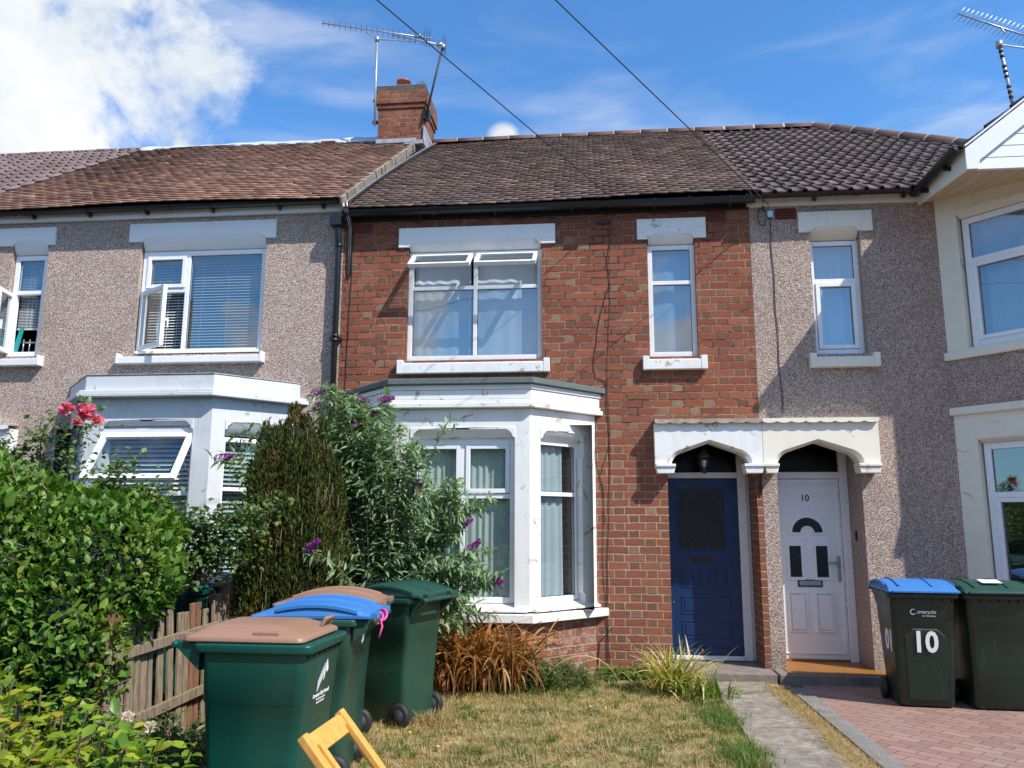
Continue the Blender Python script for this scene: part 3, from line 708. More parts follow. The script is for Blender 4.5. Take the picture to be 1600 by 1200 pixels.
def ridge(house, x0, x1, z, r=.11, mat=None, name='ridge', L=.45, path=None, joint=.02):
    mb = MB(); P0, P1 = (Vector((x0, RY, z)), Vector((x1, RY, z))) if path is None else (Vector(path[0]), Vector(path[1]))
    d = P1-P0; n = max(1, round(d.length/L)); t = d.normalized(); side = t.cross(Vector((0, 0, 1))).normalized(); up = side.cross(t)
    for i in range(n):
        a = P0+d*(i/n); b = P0+d*((i+1)/n-.012/d.length*1)
        a = a+up*random.uniform(-.006, .006)
        ring = lambda c, rr: [tuple(c+side*rr*math.cos(math.pi*q/7)+up*rr*math.sin(math.pi*q/7)) for q in range(8)]
        mb.mi = 0; mb.loft([ring(a, r), ring(b, r)], True, True, False)
        mb.mi = 1; mb.loft([ring(b-t*joint, r*1.03), ring(b+t*joint, r*1.03)], True, True, False)
    return mb.obj(name, [mat or M['ridge_tile'], M['mortar']], house)
def air_vent(house, x0, x1, z0, z1):
    mb = MB(FAC); rect_frame(mb, x0, x1, z0, z1, -.01, .006, .012)
    n, m = 8, 4
    for i in range(1, n): mb.box(x0+(x1-x0)*i/n-.004, x0+(x1-x0)*i/n+.004, -.008, .0045, z0, z1)
    for j in range(1, m): mb.box(x0, x1, -.008, .003, z0+(z1-z0)*j/m-.004, z0+(z1-z0)*j/m+.004)
    o = mb.obj('air_vent', M['vent'], house)
    b = MB(FAC); b.add([(x0, -.0015+.003, z0), (x1, .0015, z0), (x1, .0015, z1), (x0, .0015, z1)], [(0, 1, 2, 3)]); b.obj('vent_back', M['vent_dark'], o)

def bay(house, xc0, xc1, xe0, xe1, proj, opt):
    """angled bay: front from xc0..xc1 at y=-proj, cheeks back to xe0 / xe1 on the facade"""
    Lf = xc1-xc0
    frF = Frame((xc0, -proj, 0)); lc = Vector((xc0-xe0, -proj)).length
    frL = Frame((xe0, 0, 0), (xc0-xe0, -proj, 0), (-proj, -(xc0-xe0), 0))
    frR = Frame((xc1, -proj, 0), (xe1-xc1, proj, 0), (proj, -(xe1-xc1), 0)); rc = Vector((xe1-xc1, proj)).length
    def outline(off):
        k = off*math.tan(R(22.5)); return [(xe0-off*1.25, 0), (xc0-k, -proj-off), (xc1+k, -proj-off), (xe1+off*1.25, 0)]
    def band(name, off, z0, z1, mat, parent=house, bevel=.006):
        mb = MB(); mb.prism(outline(off), z0, z1, 'z'); return mb.obj(name, mat, parent, bevel)
    w = MB()
    zt = opt['wall_top']; zb = opt['sill_top']; ow = opt['open']
    for fr, L, (a0, a1) in ((frF, Lf, opt['front']), (frL, lc, (lc-opt['side'][1], lc-opt['side'][0])), (frR, rc, opt['side'])):
        wall_panel(w, fr, 0, L, zb, zt, [(a0, a1, zb+.0, ow)], .12)
    bw = w.obj('bay_wall', opt['mat'], house)
    if opt.get('base'):
        b = MB(); b.prism(outline(-.012), -.1, opt['sill_bot'], 'z'); b.obj('bay_base', opt['base'], house)
    for nm, off, z0, z1, mt in opt['bands']: band(nm, off, z0, z1, mt)
    return frF, frL, frR, Lf, lc, rc
def ears(fr, a0, a1, z, mat, parent, back=.09, ztop=None):
    """shaped head of a bay opening: rounded shoulders, centre nib, soffit set back"""
    mb = MB(fr); m = (a0+a1)/2
    mb.prism([(a0, z+.02), (a0, z-.09), (a0+.028, z-.075), (a0+.03, z-.05), (a0+.06, z-.02), (a0+.09, z+.0), (m-.08, z+.0), (m-.05, z+.018), (m+.05, z+.018), (m+.08, z+.0),
              (a1-.09, z+.0), (a1-.06, z-.02), (a1-.03, z-.05), (a1-.028, z-.075), (a1, z-.09), (a1, z+.02)], -.03, .012)
    mb.obj('window_head', mat, parent, .003)
    ztop = z-.09 if ztop is None else ztop; sb = MB(fr); n = 6
    ring = [(.008-(back+.008)*i/n, z+.001-(z-ztop)*(1-(1-i/n)**1.6)) for i in range(n+1)]
    sb.add([(a0+.005, d, q) for d, q in ring]+[(a1-.005, d, q) for d, q in ring], [(i, i+1, n+2+i, n+1+i) for i in range(n)], True); sb.obj('soffit', mat, parent, fix=False)

# ---- middle house: brick
def middle_house():
    h = empty('terraced_house', (-.56, 0, 0), label='red brick terraced house with white bay window and navy blue front door', category='house')
    X0, X1 = -2.95, 1.83
    wins = [(-2.15, -.56, 3.45, 4.90, .09), (.665, 1.205, 3.45, 4.905, .09), (.82, 1.77, -.2, 2.62, .56)]
    mb = MB(); wall_panel(mb, FAC, X0, X1, -.3, 5.26, wins)
    mb.obj('wall', M['brick'], h)
    slope_deck(h, X0, X1)
    plain_tiles('roof_tiles', M['browntile'], h, X0+.05, X1+.05, .0, jit=.006)
    ridge(h, X0+.22, X1-.02, ROOFZ(RY)-.02, .10, joint=.012)
    fb = MB(FAC); fb.box(X0, X1, .0, .035, 5.17, 5.27); fb.obj('fascia', M['blackpaint'], h)
    gutter(h, X0+.02, X1+.05, -.125, 5.265, .070, [-2.0, -1.1, -.2, .75, 1.6])
    # downpipe with collars
    dp = MB(); px = -2.99
    dp.tube([(px-.02, -.13, 5.17), (px, -.13, 5.05), (px, -.09, 4.92), (px, -.07, 4.8), (px, -.07, .1)], .036, 12)
    for z in (3.75, 3.7, 2.0, 1.95, 4.86, .6): dp.lathe([(.046, -.022), (.046, .022)], (px, -.07, z), 12)
    for z in (3.72, 2.0, .6): dp.box(px-.065, px+.065, -.06, -.001, z-.02, z+.02)
    dp.box(px-.08, px+.055, -.20, -.06, 5.08, 5.20); dp.obj('downpipe', M['black'], h)
    # upper window
    F = FAC
    cells = [(-2.095, -1.375, 3.505, 4.31), (-1.32, -.615, 3.505, 4.31)]
    w = window(h, F, -2.15, -.56, 3.46, 4.78, .045, [(-1.3475, 3.5, 4.73)], [(-2.1, -.6, 4.335)], cells=cells, frame_mat=M['timber_white'])
    open_sash(w, F, -2.10, -1.375, 4.37, 4.72, -.02, R(54), 'top', fm=M['timber_white'], fw=.045)
    open_sash(w, F, -1.325, -.61, 4.37, 4.72, -.02, R(54), 'top', fm=M['timber_white'], fw=.045)
    lintel(w, F, -2.27, -.40, 4.83, 5.07, M['white'], -2.15, -.56, 4.785, .05)
    sill(w, F, -2.24, -.47, 3.29, 3.43, M['white_old'])
    wavy(F, -2.1, -1.42, 3.5, 4.74, -.17, M['curtain'], w, 5, .004, seed=2); wavy(F, -1.34, -.62, 3.5, 4.74, -.17, M['curtain'], w, 4, .004, seed=4)
    room(h, F, -2.15, -.56, 3.45, 4.8, .045)
    w = window(h, F, .665, 1.205, 3.46, 4.78, .045, [], [(.7, 1.17, 4.33)], cells=[(.72, 1.15, 3.515, 4.305), (.72, 1.15, 4.355, 4.725)], frame_mat=M['timber_white'])
    lintel(w, F, .55, 1.335, 4.84, 5.085, M['white_old'], .665, 1.205, 4.785, .05)
    sill(w, F, .58, 1.29, 3.295, 3.43, M['white_old'])
    wavy(F, .69, 1.18, 3.48, 4.74, -.15, M['curtain_blue'], w, 3, .006, seed=8)
    room(h, F, .665, 1.205, 3.45, 4.8, .045)
    air_vent(h, -2.84, -2.60, 5.03, 5.15); air_vent(h, 1.335, 1.57, 5.035, 5.165)
    v2 = air_vent(h, .40, .63, .0, .10)
    # bay
    opt = dict(wall_top=2.78, sill_top=.72, sill_bot=.62, open=2.575, front=(.19, 1.30), side=(.15, .79), mat=M['white_old'], base=M['brick_base'],
               bands=[('bay_sill', .10, .615, .70, M['white_old']), ('bay_cornice', .075, 2.785, 2.835, M['white_old']), ('bay_cornice', .055, 2.838, 2.87, M['white_old']),
                      ('bay_fascia', .045, 2.873, 2.975, M['white_old']), ('bay_fascia', .060, 2.978, 3.03, M['timber_white']), ('bay_roof_felt', .105, 3.033, 3.095, M['felt'])])
    fF, fL, fR, LF, LL, LR = bay(h, -2.10, -.645, -2.76, .03, .70, opt)
    rm = MB(); rm.prism([(-2.72, .0), (-2.1, -.66), (-.645, -.66), (-.02, 0)], 3.098, 3.12, 'z'); rm.obj('bay_roof_deck', M['felt'], h)
    def ledge(fr, a0, a1, z, mat):
        m = MB(fr); m.prism([(.06, z-.02), (.06, z), (-.13, z+.06), (-.13, z-.02)], a0, a1, 'a'); m.obj('sill_ledge', mat, h, .004)
    ledge(fF, .02, LF-.02, .735, M['white_old']); ledge(fR, .04, LR, .735, M['white_old']); ledge(fL, .0, LL-.04, .735, M['white_old'])
    a0, a1 = .19, 1.30; am = (a0+a1)/2
    w = window(h, fF, a0, a1, .79, 2.47, .085, [(am, .84, 2.43)], [(a0+.03, a1-.03, 1.87)], .06,
               cells=[(a0+.06, am-.027, 1.90, 2.41, 1), (am+.027, a1-.06, 1.90, 2.41, 1), (a0+.06, am-.027, .85, 1.84), (am+.027, a1-.06, .85, 1.84)], glass=M['glass_low'])
    ears(fF, a0, a1, 2.56, M['white_old'], w, ztop=2.465)
    wavy(fF, a0+.03, am-.01, .82, 2.43, -.165, M['net'], w, 7, .009, seed=3); wavy(fF, am+.01, a1-.03, .82, 2.43, -.165, M['net'], w, 6, .009, seed=5)
    b0, b1 = .15, .79
    w = window(h, fR, b0, b1, .79, 2.47, .085, [], [(b0+.03, b1-.03, 1.90)], .05, cells=[(b0+.05, b1-.05, 1.93, 2.42), (b0+.05, b1-.05, .84, 1.87)], glass=M['glass_low'])
    ears(fR, b0, b1, 2.56, M['white_old'], w, ztop=2.465)
    wavy(fR, b0+.03, b1-.17, .84, 2.43, -.165, M['curtain'], w, 5, .016, seed=6)
    m = MB(fR); m.box(b1-.035, b1-.005, -.07, .004, .86, 2.3); m.obj('jamb_moulding', M['white_old'], w, .006)
    w = window(h, fL, LL-.79, LL-.15, .79, 2.47, .085, [], [(LL-.76, LL-.18, 1.90)], .05, cells=[(LL-.74, LL-.20, 1.93, 2.42), (LL-.74, LL-.20, .84, 1.87)], glass=M['glass_low'])
    ears(fL, LL-.79, LL-.15, 2.56, M['white_old'], w, ztop=2.465)
    wavy(fL, LL-.76, LL-.18, .84, 2.43, -.19, M['net'], w, 5, .02, seed=9)
    room(h, F, -2.4, -.3, .9, 2.45, -.35, 3.0)
    # porch
    DY = -.45   # depth of the door plane
    d = MB(F); d.box(.86, 1.635, DY-.045, DY, .165, 2.105)
    door = d.obj('front_door', M['bluedoor'], h, .003)
    p = MB(F)
    # raised bead round the glass
    def bead(mb, a0, a1, z0, z1, w=.014, h_=.008): rect_frame(mb, a0, a1, z0, z1, DY, DY+h_, w)
    bead(p, .955, 1.49, 1.30, 1.995)
    for i in range(3): a = .985+i*.185; bead(p, a, a+.135, .885, 1.085, .016); p.box(a+.03, a+.105, DY, DY+.006, .915, 1.055)
    for z in (.60, .335): bead(p, .975, 1.53, z, z+.20, .018); p.box(1.01, 1.495, DY, DY+.006, z+.035, z+.165)
    p.box(.86, 1.635, DY, DY+.022, .17, .235); p.obj('door_panel', M['bluedoor'], door, .003)
    g = MB(F); g.box(.968, 1.478, DY+.0015, DY+.004, 1.312, 1.983); g.obj('door_glass', mk_glass_dark(), door)
    l = MB(F); l.box(1.105, 1.335, DY, DY+.008, 1.165, 1.225); l.box(1.13, 1.31, DY+.008, DY+.014, 1.18, 1.21); l.tube([(1.16, DY+.014, 1.215), (1.14, DY+.03, 1.20), (1.16, DY+.014, 1.185)], .004, 6); l.obj('letterbox', mk_plain('tarnished_brass', (.05, .042, .035), .45, metal=.6), door, .003)
    k = MB(F); k.lathe([(.014, 0), (.014, .008)], (.885, DY, .72), 10, 'd'); k.lathe([(.018, 0), (.018, .008)], (.885, DY, 1.44), 10, 'd'); k.obj('door_lock', M['digits'], door)
    text_obj('house_number', '11', .10, F, 1.19, DY+.001, 2.045, M['digits'], door, .003, bold=.001)
    f = MB(F); f.box(1.64, 1.735, DY-.05, DY+.03, .11, 2.60); f.box(.822, .855, DY-.05, DY+.03, .11, 2.60); f.box(.855, 1.64, DY-.05, DY+.035, 2.11, 2.175); f.box(.855, 1.64, DY-.05, DY+.06, .115, .16); f.box(1.7355, 1.77, DY-.05, DY, .11, 2.62)
    df = f.obj('door_frame', M['timber_white'], h, .005)
    g = MB(F); g.add([(.85, DY-.02, 2.175), (1.645, DY-.02, 2.175), (1.645, DY-.02, 2.6), (.85, DY-.02, 2.6)], [(0, 1, 2, 3)]); g.obj('fanlight', M['glass_dark'], df, fix=False)
    b = MB(F); b.box(.7, 1.80, -.62, DY-.06, 0, 2.7); b.obj('hall', M['dark'], h)
    s = MB(F); s.box(.60, 1.826, -.56, .30, -.1, .105); s.obj('doorstep', M['step'], h, .012)
    br = MB(F); pth = [(1.815, .015, 2.14), (1.80, .07, 2.12), (1.80, .10, 2.06), (1.785, .07, 2.02), (1.775, .03, 1.98), (1.79, .02, 1.93), (1.80, .06, 1.90)]
    br.tube(pth, .008, 6); br.tube([(1.815, .01, 2.15), (1.812, .012, 1.90)], .008, 6); br.obj('hanging_bracket', M['black'], h)
    # dead ivy stems and a thin cable on the brick
    c = MB(F); r = random.Random(5)
    def vine(pts, rad):
        out = []
        for (x0, z0), (x1, z1) in zip(pts, pts[1:]):
            for i in range(6): q = i/6; out.append((x0+(x1-x0)*q+r.uniform(-.008, .008), .008, z0+(z1-z0)*q))
        out.append((pts[-1][0], .008, pts[-1][1])); c.tube(out, rad, 5)
    vine([(.245, 5.08), (.24, 4.9), (.20, 4.6), (.23, 4.35), (.10, 3.9), (.02, 3.35), (.05, 3.22), (.16, 3.18), (.20, 2.4), (.15, 1.2), (.13, .15)], .0035)
    vine([(.23, 4.35), (.22, 3.9), (.17, 3.3), (.20, 2.5), (.08, 2.1), (.12, 1.9), (.10, 1.0), (.16, .1)], .0026)
    vine([(.05, 3.0), (.03, 2.3), (.10, 2.05), (.13, 1.6)], .0026)
    vine([(-2.83, 5.1), (-2.85, 4.2), (-2.86, 3.3), (-2.86, 2.2)], .0035)
    vine([(.2, .5), (.05, .35), (.02, .1)], .004)
    c.box(.10, .24, 0, .03, 5.045, 5.075); c.obj('wall_cable', M['wire'], h)
    return h
def mk_glass_dark():
    if 'doorglass' not in M:
        t = material('obscured_glass')
        M['doorglass'] = setb(t, t.mix(t.smooth(t.noise(t.obj, 45, 4, .6), .5, .75), (.008, .010, .012), (.045, .055, .05)), .28, t.bump(t.noise(t.obj, 50, 3), .5, .004))
    return M['doorglass']
HM = middle_house()

def canopy(house, x0, x1, xs, xe, mat, corb):
    """moulded door hood: scalloped drip on top, four-centred arch under it; xs..xe is the arch span"""
    P0, P1 = .0, .13; zt, zb = 2.68, 2.235
    m = (xs+xe)/2; hw = (xe-xs)/2
    arch = []
    prof = [(1, 0), (.985, .045), (.94, .085), (.87, .118), (.78, .145), (.0, .262)]; prof += [(-a, b) for a, b in prof[:-1][::-1]]
    def arc(k, dz): return [(m-p*hw*k, zb+dz+q) for p, q in prof]   # from xs to xe
    A = [(x, z) for x, z in arc(1.0, 0)]
    A = A if A[0][0] < A[-1][0] else A[::-1]
    poly = [(x0, zb)]+A+[(x1, zb), (x1, zt), (x0, zt)]
    mb = MB(FAC)
    front = MB(FAC)
    # face split into quads against the top edge so that it stays well formed
    pts = [(x0, zb)]+A+[(x1, zb)]
    for (p, q) in zip(pts, pts[1:]):
        if abs(p[0]-q[0]) < 1e-5: continue
        mb.add([(p[0], P1, p[1]), (q[0], P1, q[1]), (q[0], P1, zt), (p[0], P1, zt)], [(0, 1, 2, 3)])
    # chamfer and soffit of the arch
    A2 = arc(.93, .0); A2 = A2 if A2[0][0] < A2[-1][0] else A2[::-1]
    A2 = [(x, z-.028) for x, z in A2]
    k = len(A)
    mb.add([(x, P1, z) for x, z in A]+[(x, P1-.045, z) for x, z in A2]+[(x, -.10, z) for x, z in A2], [(i, i+1, k+i+1, k+i) for i in range(k-1)]+[(k+i, k+i+1, 2*k+i+1, 2*k+i) for i in range(k-1)])
    mb.add([(x0, 0, zb), (x0, P1, zb), (x0, P1, zt), (x0, 0, zt)], [(0, 1, 2, 3)]); mb.add([(x1, 0, zb), (x1, P1, zb), (x1, P1, zt), (x1, 0, zt)], [(0, 1, 2, 3)])
    mb.add([(x0, 0, zt), (x1, 0, zt), (x1, P1, zt), (x0, P1, zt)], [(0, 1, 2, 3)])
    mb.add([(x0, 0, zb), (A[0][0], 0, zb), (A[0][0], P1, zb), (x0, P1, zb)], [(0, 1, 2, 3)]); mb.add([(A[-1][0], 0, zb), (x1, 0, zb), (x1, P1, zb), (A[-1][0], P1, zb)], [(0, 1, 2, 3)])
    o = mb.obj('door_canopy', mat, house)
    # roof slab of the hood with a scalloped lip
    n = max(3, round((x1-x0)/.16)); top = [(x1+.0, zt+.045), (x0-.0, zt+.045)]; low = []
    for i in range(n):
        for q in range(6):
            s = q/6; low.append((x0+(x1-x0)*(i+s)/n, zt+.006-.017*math.sin(math.pi*s)**.7))
    low.append((x1, zt+.006))
    lip = MB(FAC)
    lip.add([(x, P1+.045, z) for x, z in low]+[(x, P1+.045, zt+.04) for x, z in low]+[(x, 0, zt+.05) for x, z in low]+[(x, P1+.0, z+.004) for x, z in low],
            [(i, i+1, len(low)+i+1, len(low)+i) for i in range(len(low)-1)]+[(len(low)+i, len(low)+i+1, 2*len(low)+i+1, 2*len(low)+i) for i in range(len(low)-1)]+[(i, i+1, 3*len(low)+i+1, 3*len(low)+i) for i in range(len(low)-1)])
    lip.obj('scalloped_lip', M['mortar'] if house is HM else mat, o, fix=False)
    for a, b in corb:
        c = MB(FAC); c.box(a, b, -.02, P1+.05, 2.20, 2.232)
        c.prism([(a+.02, 2.13), (b-.02, 2.13), (b-.005, 2.198), (a+.005, 2.198)], -.02, P1+.035)
        c.obj('corbel', mat, o, .005)
canopy(HM, .68, 1.828, .825, 1.715, M['white_old'], [(.68, .895), (1.62, 1.828)])

# ---- right house: pebbledash with a two-storey bay under a gable
def right_house():
    h = empty('terraced_house', (2.85, 0, 0), label='pink pebbledash terraced house with white front door and cream bay at the right', category='house')
    X0, X1 = 1.832, 3.87; F = FAC
    mb = MB(); wall_panel(mb, F, X0, X1, -.3, 5.26, [(2.49, 3.04, 3.45, 4.93, .12), (1.99, 2.87, -.2, 2.62, .62)])
    mb.obj('wall', M['pebble_r'], h)
    # main roof, hipped at the right
    hipx = 3.80; slope_x = 1.9
    slope_deck(h, X0, 7.0, xr=3.78, lift=-.05)
    sx = math.sqrt(1+SL*SL)
    roll_tiles('roof_tiles', M['concrete_tile'], h, X0+.05, 9.0, hip=lambda s: 3.80+(SLEN-s)/SLEN*2.95, lift=-.03)
    ridge(h, X0-.02, 3.78, ROOFZ(RY)-.035, .11, joint=.02, mat=M['ridge_tile'])
    ridge(h, 0, 0, 0, .11, path=((3.78, RY, ROOFZ(RY)-.03), (6.73, EY, EZ-.03)), joint=.015)
    fb = MB(F); fb.box(X0-.03, 3.72, .0, .04, 5.185, 5.35); fb.obj('fascia', M['cream'], h, .003)
    gutter(h, X0+.06, 3.70, -.13, 5.30, .055, [2.55, 3.52])
    # small window
    w = window(h, F, 2.49, 3.04, 3.47, 4.79, .10, [], [(2.52, 3.0, 4.32)], .055, cells=[(2.545, 2.985, 4.345, 4.735), (2.545, 2.985, 3.525, 4.295, 1)])
    lintel(w, F, 2.37, 3.18, 4.86, 5.105, M['cream'], 2.49, 3.04, 4.795, .10)
    sill(w, F, 2.40, 3.14, 3.295, 3.43, M['cream'], .08, .07, .10)
    wavy(F, 2.52, 3.01, 3.5, 4.77, -.24, M['curtain'], w, 5, .012, seed=12)
    room(h, F, 2.49, 3.04, 3.45, 4.8, .1)
    air_vent(h, 2.12, 2.36, 5.03, 5.165)
    j = MB(F); j.box(2.03, 2.095, 0, .04, 5.05, 5.13); j.obj('junction_box', M['galv'], h, .004)
    cb = MB(F); cb.tube([(2.06, .02, 5.05)]+[(2.06+.006*math.sin(z*9)+(5.05-z)*.012, .008, z) for z in np.arange(4.95, 2.72, -.12)], .0045, 5)
    cb.tube([(1.97+.045*math.cos(q)*1.0, .03, 5.06+.11*math.sin(q)) for q in np.linspace(.6, 5.9, 14)], .006, 5)
    cb.tube([(1.99, .03, 5.14), (1.985, .03, 5.28)], .012, 6); cb.obj('wall_cable', M['wire'], h)
    canopy(h, 1.832, 3.04, 1.95, 2.875, M['cream'], [(1.832, 1.985), (2.80, 3.04)])
    # front door
    DY = -.50
    d = MB(F); d.box(1.995, 2.775, DY-.05, DY, .13, 2.10); door = d.obj('front_door', M['upvc'], h, .004)
    p = MB(F)
    def bead(a0, a1, z0, z1, w=.020, h_=.020): rect_frame(p, a0, a1, z0, z1, DY, DY+h_, w)
    c = 2.40
    for s in (-1, 1):
        a = c+s*.145; bead(a-.095, a+.095, .98, 1.385, .03, .014)
        bead(a-.10, a+.10, .42, .85, .016); p.box(a-.07, a+.07, DY, DY+.016, .45, .82)
    # half-moon light surround
    n = 18
    for r0, r1, hh in ((.168, .205, .016), (.058, .075, .016)):
        vs = []
        for i in range(n+1):
            q = math.pi*i/n; vs += [(c+r0*math.cos(q), DY+hh, 1.50+r0*math.sin(q)), (c+r1*math.cos(q), DY+hh, 1.50+r1*math.sin(q)), (c+r1*math.cos(q), DY, 1.50+r1*math.sin(q)), (c+r0*math.cos(q), DY, 1.50+r0*math.sin(q))]
        p.add(vs, [(4*i+a, 4*i+b, 4*i+4+b, 4*i+4+a) for i in range(n) for a, b in ((0, 1), (1, 2), (3, 0))])
    p.box(c-.205, c-.05, DY, DY+.0155, 1.475, 1.50); p.box(c+.05, c+.205, DY, DY+.0155, 1.475, 1.50)
    rect_frame(p, 2.02, 2.75, .19, 2.04, DY, DY+.012, .012)
    p.obj('door_panel', M['upvc'], door)
    g = MB(F); vs = [(c+.057*math.cos(math.pi*i/n), DY+.003, 1.50+.057*math.sin(math.pi*i/n)) for i in range(n+1)]+[(c+.17*math.cos(math.pi*i/n), DY+.003, 1.50+.17*math.sin(math.pi*i/n)) for i in range(n+1)]
    vs = [(a, b, z+.004) for a, b, z in vs]
    g.add(vs, [(i, i+1, n+2+i, n+1+i) for i in range(n)])
    for s in (-1, 1): a = c+s*.145; g.add([(a-.062, DY+.003, 1.013), (a+.062, DY+.003, 1.013), (a+.062, DY+.003, 1.352), (a-.062, DY+.003, 1.352)], [(0, 1, 2, 3)])
    g.obj('door_glass', mk_glass_dark(), door)
    l = MB(F); l.box(2.265, 2.535, DY, DY+.006, .865+.04, .945+.04); lb = l.obj('letterbox', M['digits_dark'], door)
    l = MB(F); l.box(2.283, 2.517, DY+.006, DY+.015, .88+.04, .93+.04); l.obj('letter_flap', M['galv'], lb, .004)
    k = MB(F); k.box(2.70, 2.735, DY+.007, DY+.02, .97, 1.24); k.box(2.59, 2.73, DY+.03, DY+.05, 1.165, 1.185); k.tube([(2.717, DY+.02, 1.175), (2.717, DY+.045, 1.175)], .012, 8); k.obj('door_handle', M['galv'], door, .004)
    text_obj('house_number', '10', .10, F, 2.395, DY+.001, 1.885, M['digits_dark'], door, .003, bold=.0012)
    f = MB(F); f.box(2.78, 2.868, DY-.05, DY+.03, .10, 2.60); f.box(1.99, 2.78, DY-.05, DY+.03, 2.105, 2.18)
    df = f.obj('door_frame', M['upvc'], h, .005)
    g = MB(F); g.add([(1.99, DY-.02, 2.18), (2.79, DY-.02, 2.18), (2.79, DY-.02, 2.6), (1.99, DY-.02, 2.6)], [(0, 1, 2, 3)]); g.obj('fanlight', M['glass_dark'], df, fix=False)
    b = MB(F); b.box(1.9, 2.95, -.68, DY-.06, 0, 2.7); b.obj('hall', M['dark'], h)
    bl = MB(F); bl.box(2.872-.02, 2.872, -.30, -.27, 1.42, 1.52); bl.obj('doorbell', M['black'], h)
    s = MB(F); s.box(1.845, 3.10, -.02, .32, -.1, .105); s.obj('doorstep', M['step'], h, .012)
    s = MB(F); s.box(1.95, 2.95, -.56, .27, .09, .112); s.obj('porch_floor', M['ochre'], h)
    s = MB(F); s.box(2.0, 2.86, -.56, DY+.02, .1125, .135); s.obj('threshold', M['ochre'], h)
    # bay
    u = Vector((.66, -.75, 0)).normalized(); n_ = Vector((-.75, -.66, 0)).normalized(); B = Frame((3.87, 0, 0), u, n_); L = 1.35
    cx, cy = 3.87+.66*L, -.75*L
    FB = Frame((cx, cy, 0), (1, 0, 0), (0, -1, 0)); WF = 1.18
    BR = Frame((cx+WF, cy, 0), (.66, .75, 0), (.75, -.66, 0))
    def two(mat, name, z0, z1, off, ops=(), opsF=(), bevel=0):
        m = MB()
        if off == 0:
            wall_panel(m, B, 0, L, z0, z1, list(ops), .12); wall_panel(m, FB, 0, WF, z0, z1, list(opsF), .12); wall_panel(m, BR, 0, L, z0, z1, [(L-o[1], L-o[0], o[2], o[3]) for o in ops], .12)
        else:
            poly = [(3.87-off*.9, .0), (cx-off*.75, cy-off*.9), (cx+WF+off*.75, cy-off*.9), (cx+WF+.66*L+off*.9, 0)]
            m.prism(poly, z0, z1, 'z')
        return m.obj(name, mat, h, bevel)
    two(M['cream'], 'bay_wall', 3.44, 5.20, 0, [(.22, 1.12, 3.46, 4.95)], [(.14, 1.04, 3.46, 4.95)])
    two(M['pebble_r'], 'bay_wall', 2.82, 3.35, .004)
    two(M['cream'], 'bay_sill', 3.345, 3.435, .05, bevel=.01)
    two(M['cream'], 'bay_cornice', 2.745, 2.83, .05, bevel=.012)
    two(M['cream'], 'bay_wall', .72, 2.745, 0, [(.22, 1.12, .8, 2.47)], [(.14, 1.04, .8, 2.47)])
    two(M['pebble_r'], 'bay_base', -.2, .72, .004)
    for z0, z1, gl, tr in ((3.47, 4.91, M['glass'], 4.42), (.82, 2.44, M['glass'], 1.90)):
        for f2, q0, q1 in ((FB, .16, 1.02), (BR, L-1.10, L-.24)):
            w = window(h, f2, q0, q1, z0, z1, .07, [], [(q0+.06, q1-.05, tr)], .07, cells=[(q0+.07, q1-.07, tr+.03, z1-.065), (q0+.07, q1-.07, z0+.065, tr-.03, 1)], glass=gl)
            wavy(f2, q0+.04, q1-.04, z0+.05, z1-.05, -.20, M['curtain'] if z0 > 3 else M['net'], w, 6, .01, seed=15)
        w = window(h, B, .24, 1.10, z0, z1, .07, [], [(.3, 1.05, tr)], .07, cells=[(.31, 1.03, tr+.03, z1-.065), (.31, 1.03, z0+.065, tr-.03, 1)], glass=gl)
        m = MB(B); m.prism([(.01, z1+.045), (.01, z1+.075), (-.06, z1+.012), (-.06, z1)], .23, 1.11, 'a'); m.prism([(.22, z1+.04), (.60, z1+.045), (.63, z1+.07), (.74, z1+.07), (.77, z1+.045), (1.12, z1+.04), (1.12, z1+.09), (.22, z1+.09)], -.01, .012)
        m.obj('window_head', M['cream'], w)
        if z0 > 3: wavy(B, .28, 1.06, z0+.05, z1-.05, -.20, M['curtain'], w, 6, .01, seed=14)
        else: blinds(B, .28, 1.06, z0+.08, z1-.05, -.19, M['dark'], w, .05, .03)
        room(h, B, .24, 1.1, z0, z1, .07, 1.0, mat=M['room'])
    e_ = MB(); XE = 2*5.35-3.70; e_.box(cx+WF+.66*L, XE-.1, 0, .1, -.3, 5.26); e_.box(XE-.2, XE-.1, .1, 8.0, -.3, 5.26); e_.obj('end_wall', M['pebble_r'], h)
    e_ = MB(); e_.add([(XE, EY, EZ-.05), (XE, 8.2, EZ-.05), (3.78, RY, ROOFZ(RY)-.06)], [(0, 1, 2)]); e_.obj('hip_slope', M['browntile'], h)
    # gable
    G0, GY = 3.70, -1.16; RS = math.tan(R(38)); XR = 5.35; ze = 5.245
    zr = lambda x: ze+(x-G0)*RS
    g = MB()
    g.add([(G0, .1, ze), (G0, GY, ze), (XR, GY, zr(XR)), (XR, 2.6, zr(XR))], [(0, 1, 2, 3)])
    g.add([(2*XR-G0, .1, ze), (2*XR-G0, GY, ze), (XR, GY, zr(XR)), (XR, 2.6, zr(XR))], [(0, 1, 2, 3)])
    gr = g.obj('gable_roof', M['blackpaint'], h)
    us = Vector((math.cos(R(38)), 0, math.sin(R(38)))); ns = Vector((-math.sin(R(38)), 0, math.cos(R(38))))
    roll_tiles('gable_tiles', M['concrete_tile'], h, 0, 1.25, o=(G0, GY-.03, ze+.01), ux=(0, 1, 0), us=us, ns=ns, slen=2.6)
    g = MB()   # barge board: band following the rake
    d0, d1 = GY-.03, GY-.005
    g.prism([(G0-.01, ze+.0), (XR, zr(XR)+.0), (XR, zr(XR)-.20), (G0+.12, ze-.125), (G0+.1, ze-.215), (G0-.01, ze-.215)], d0, d1)
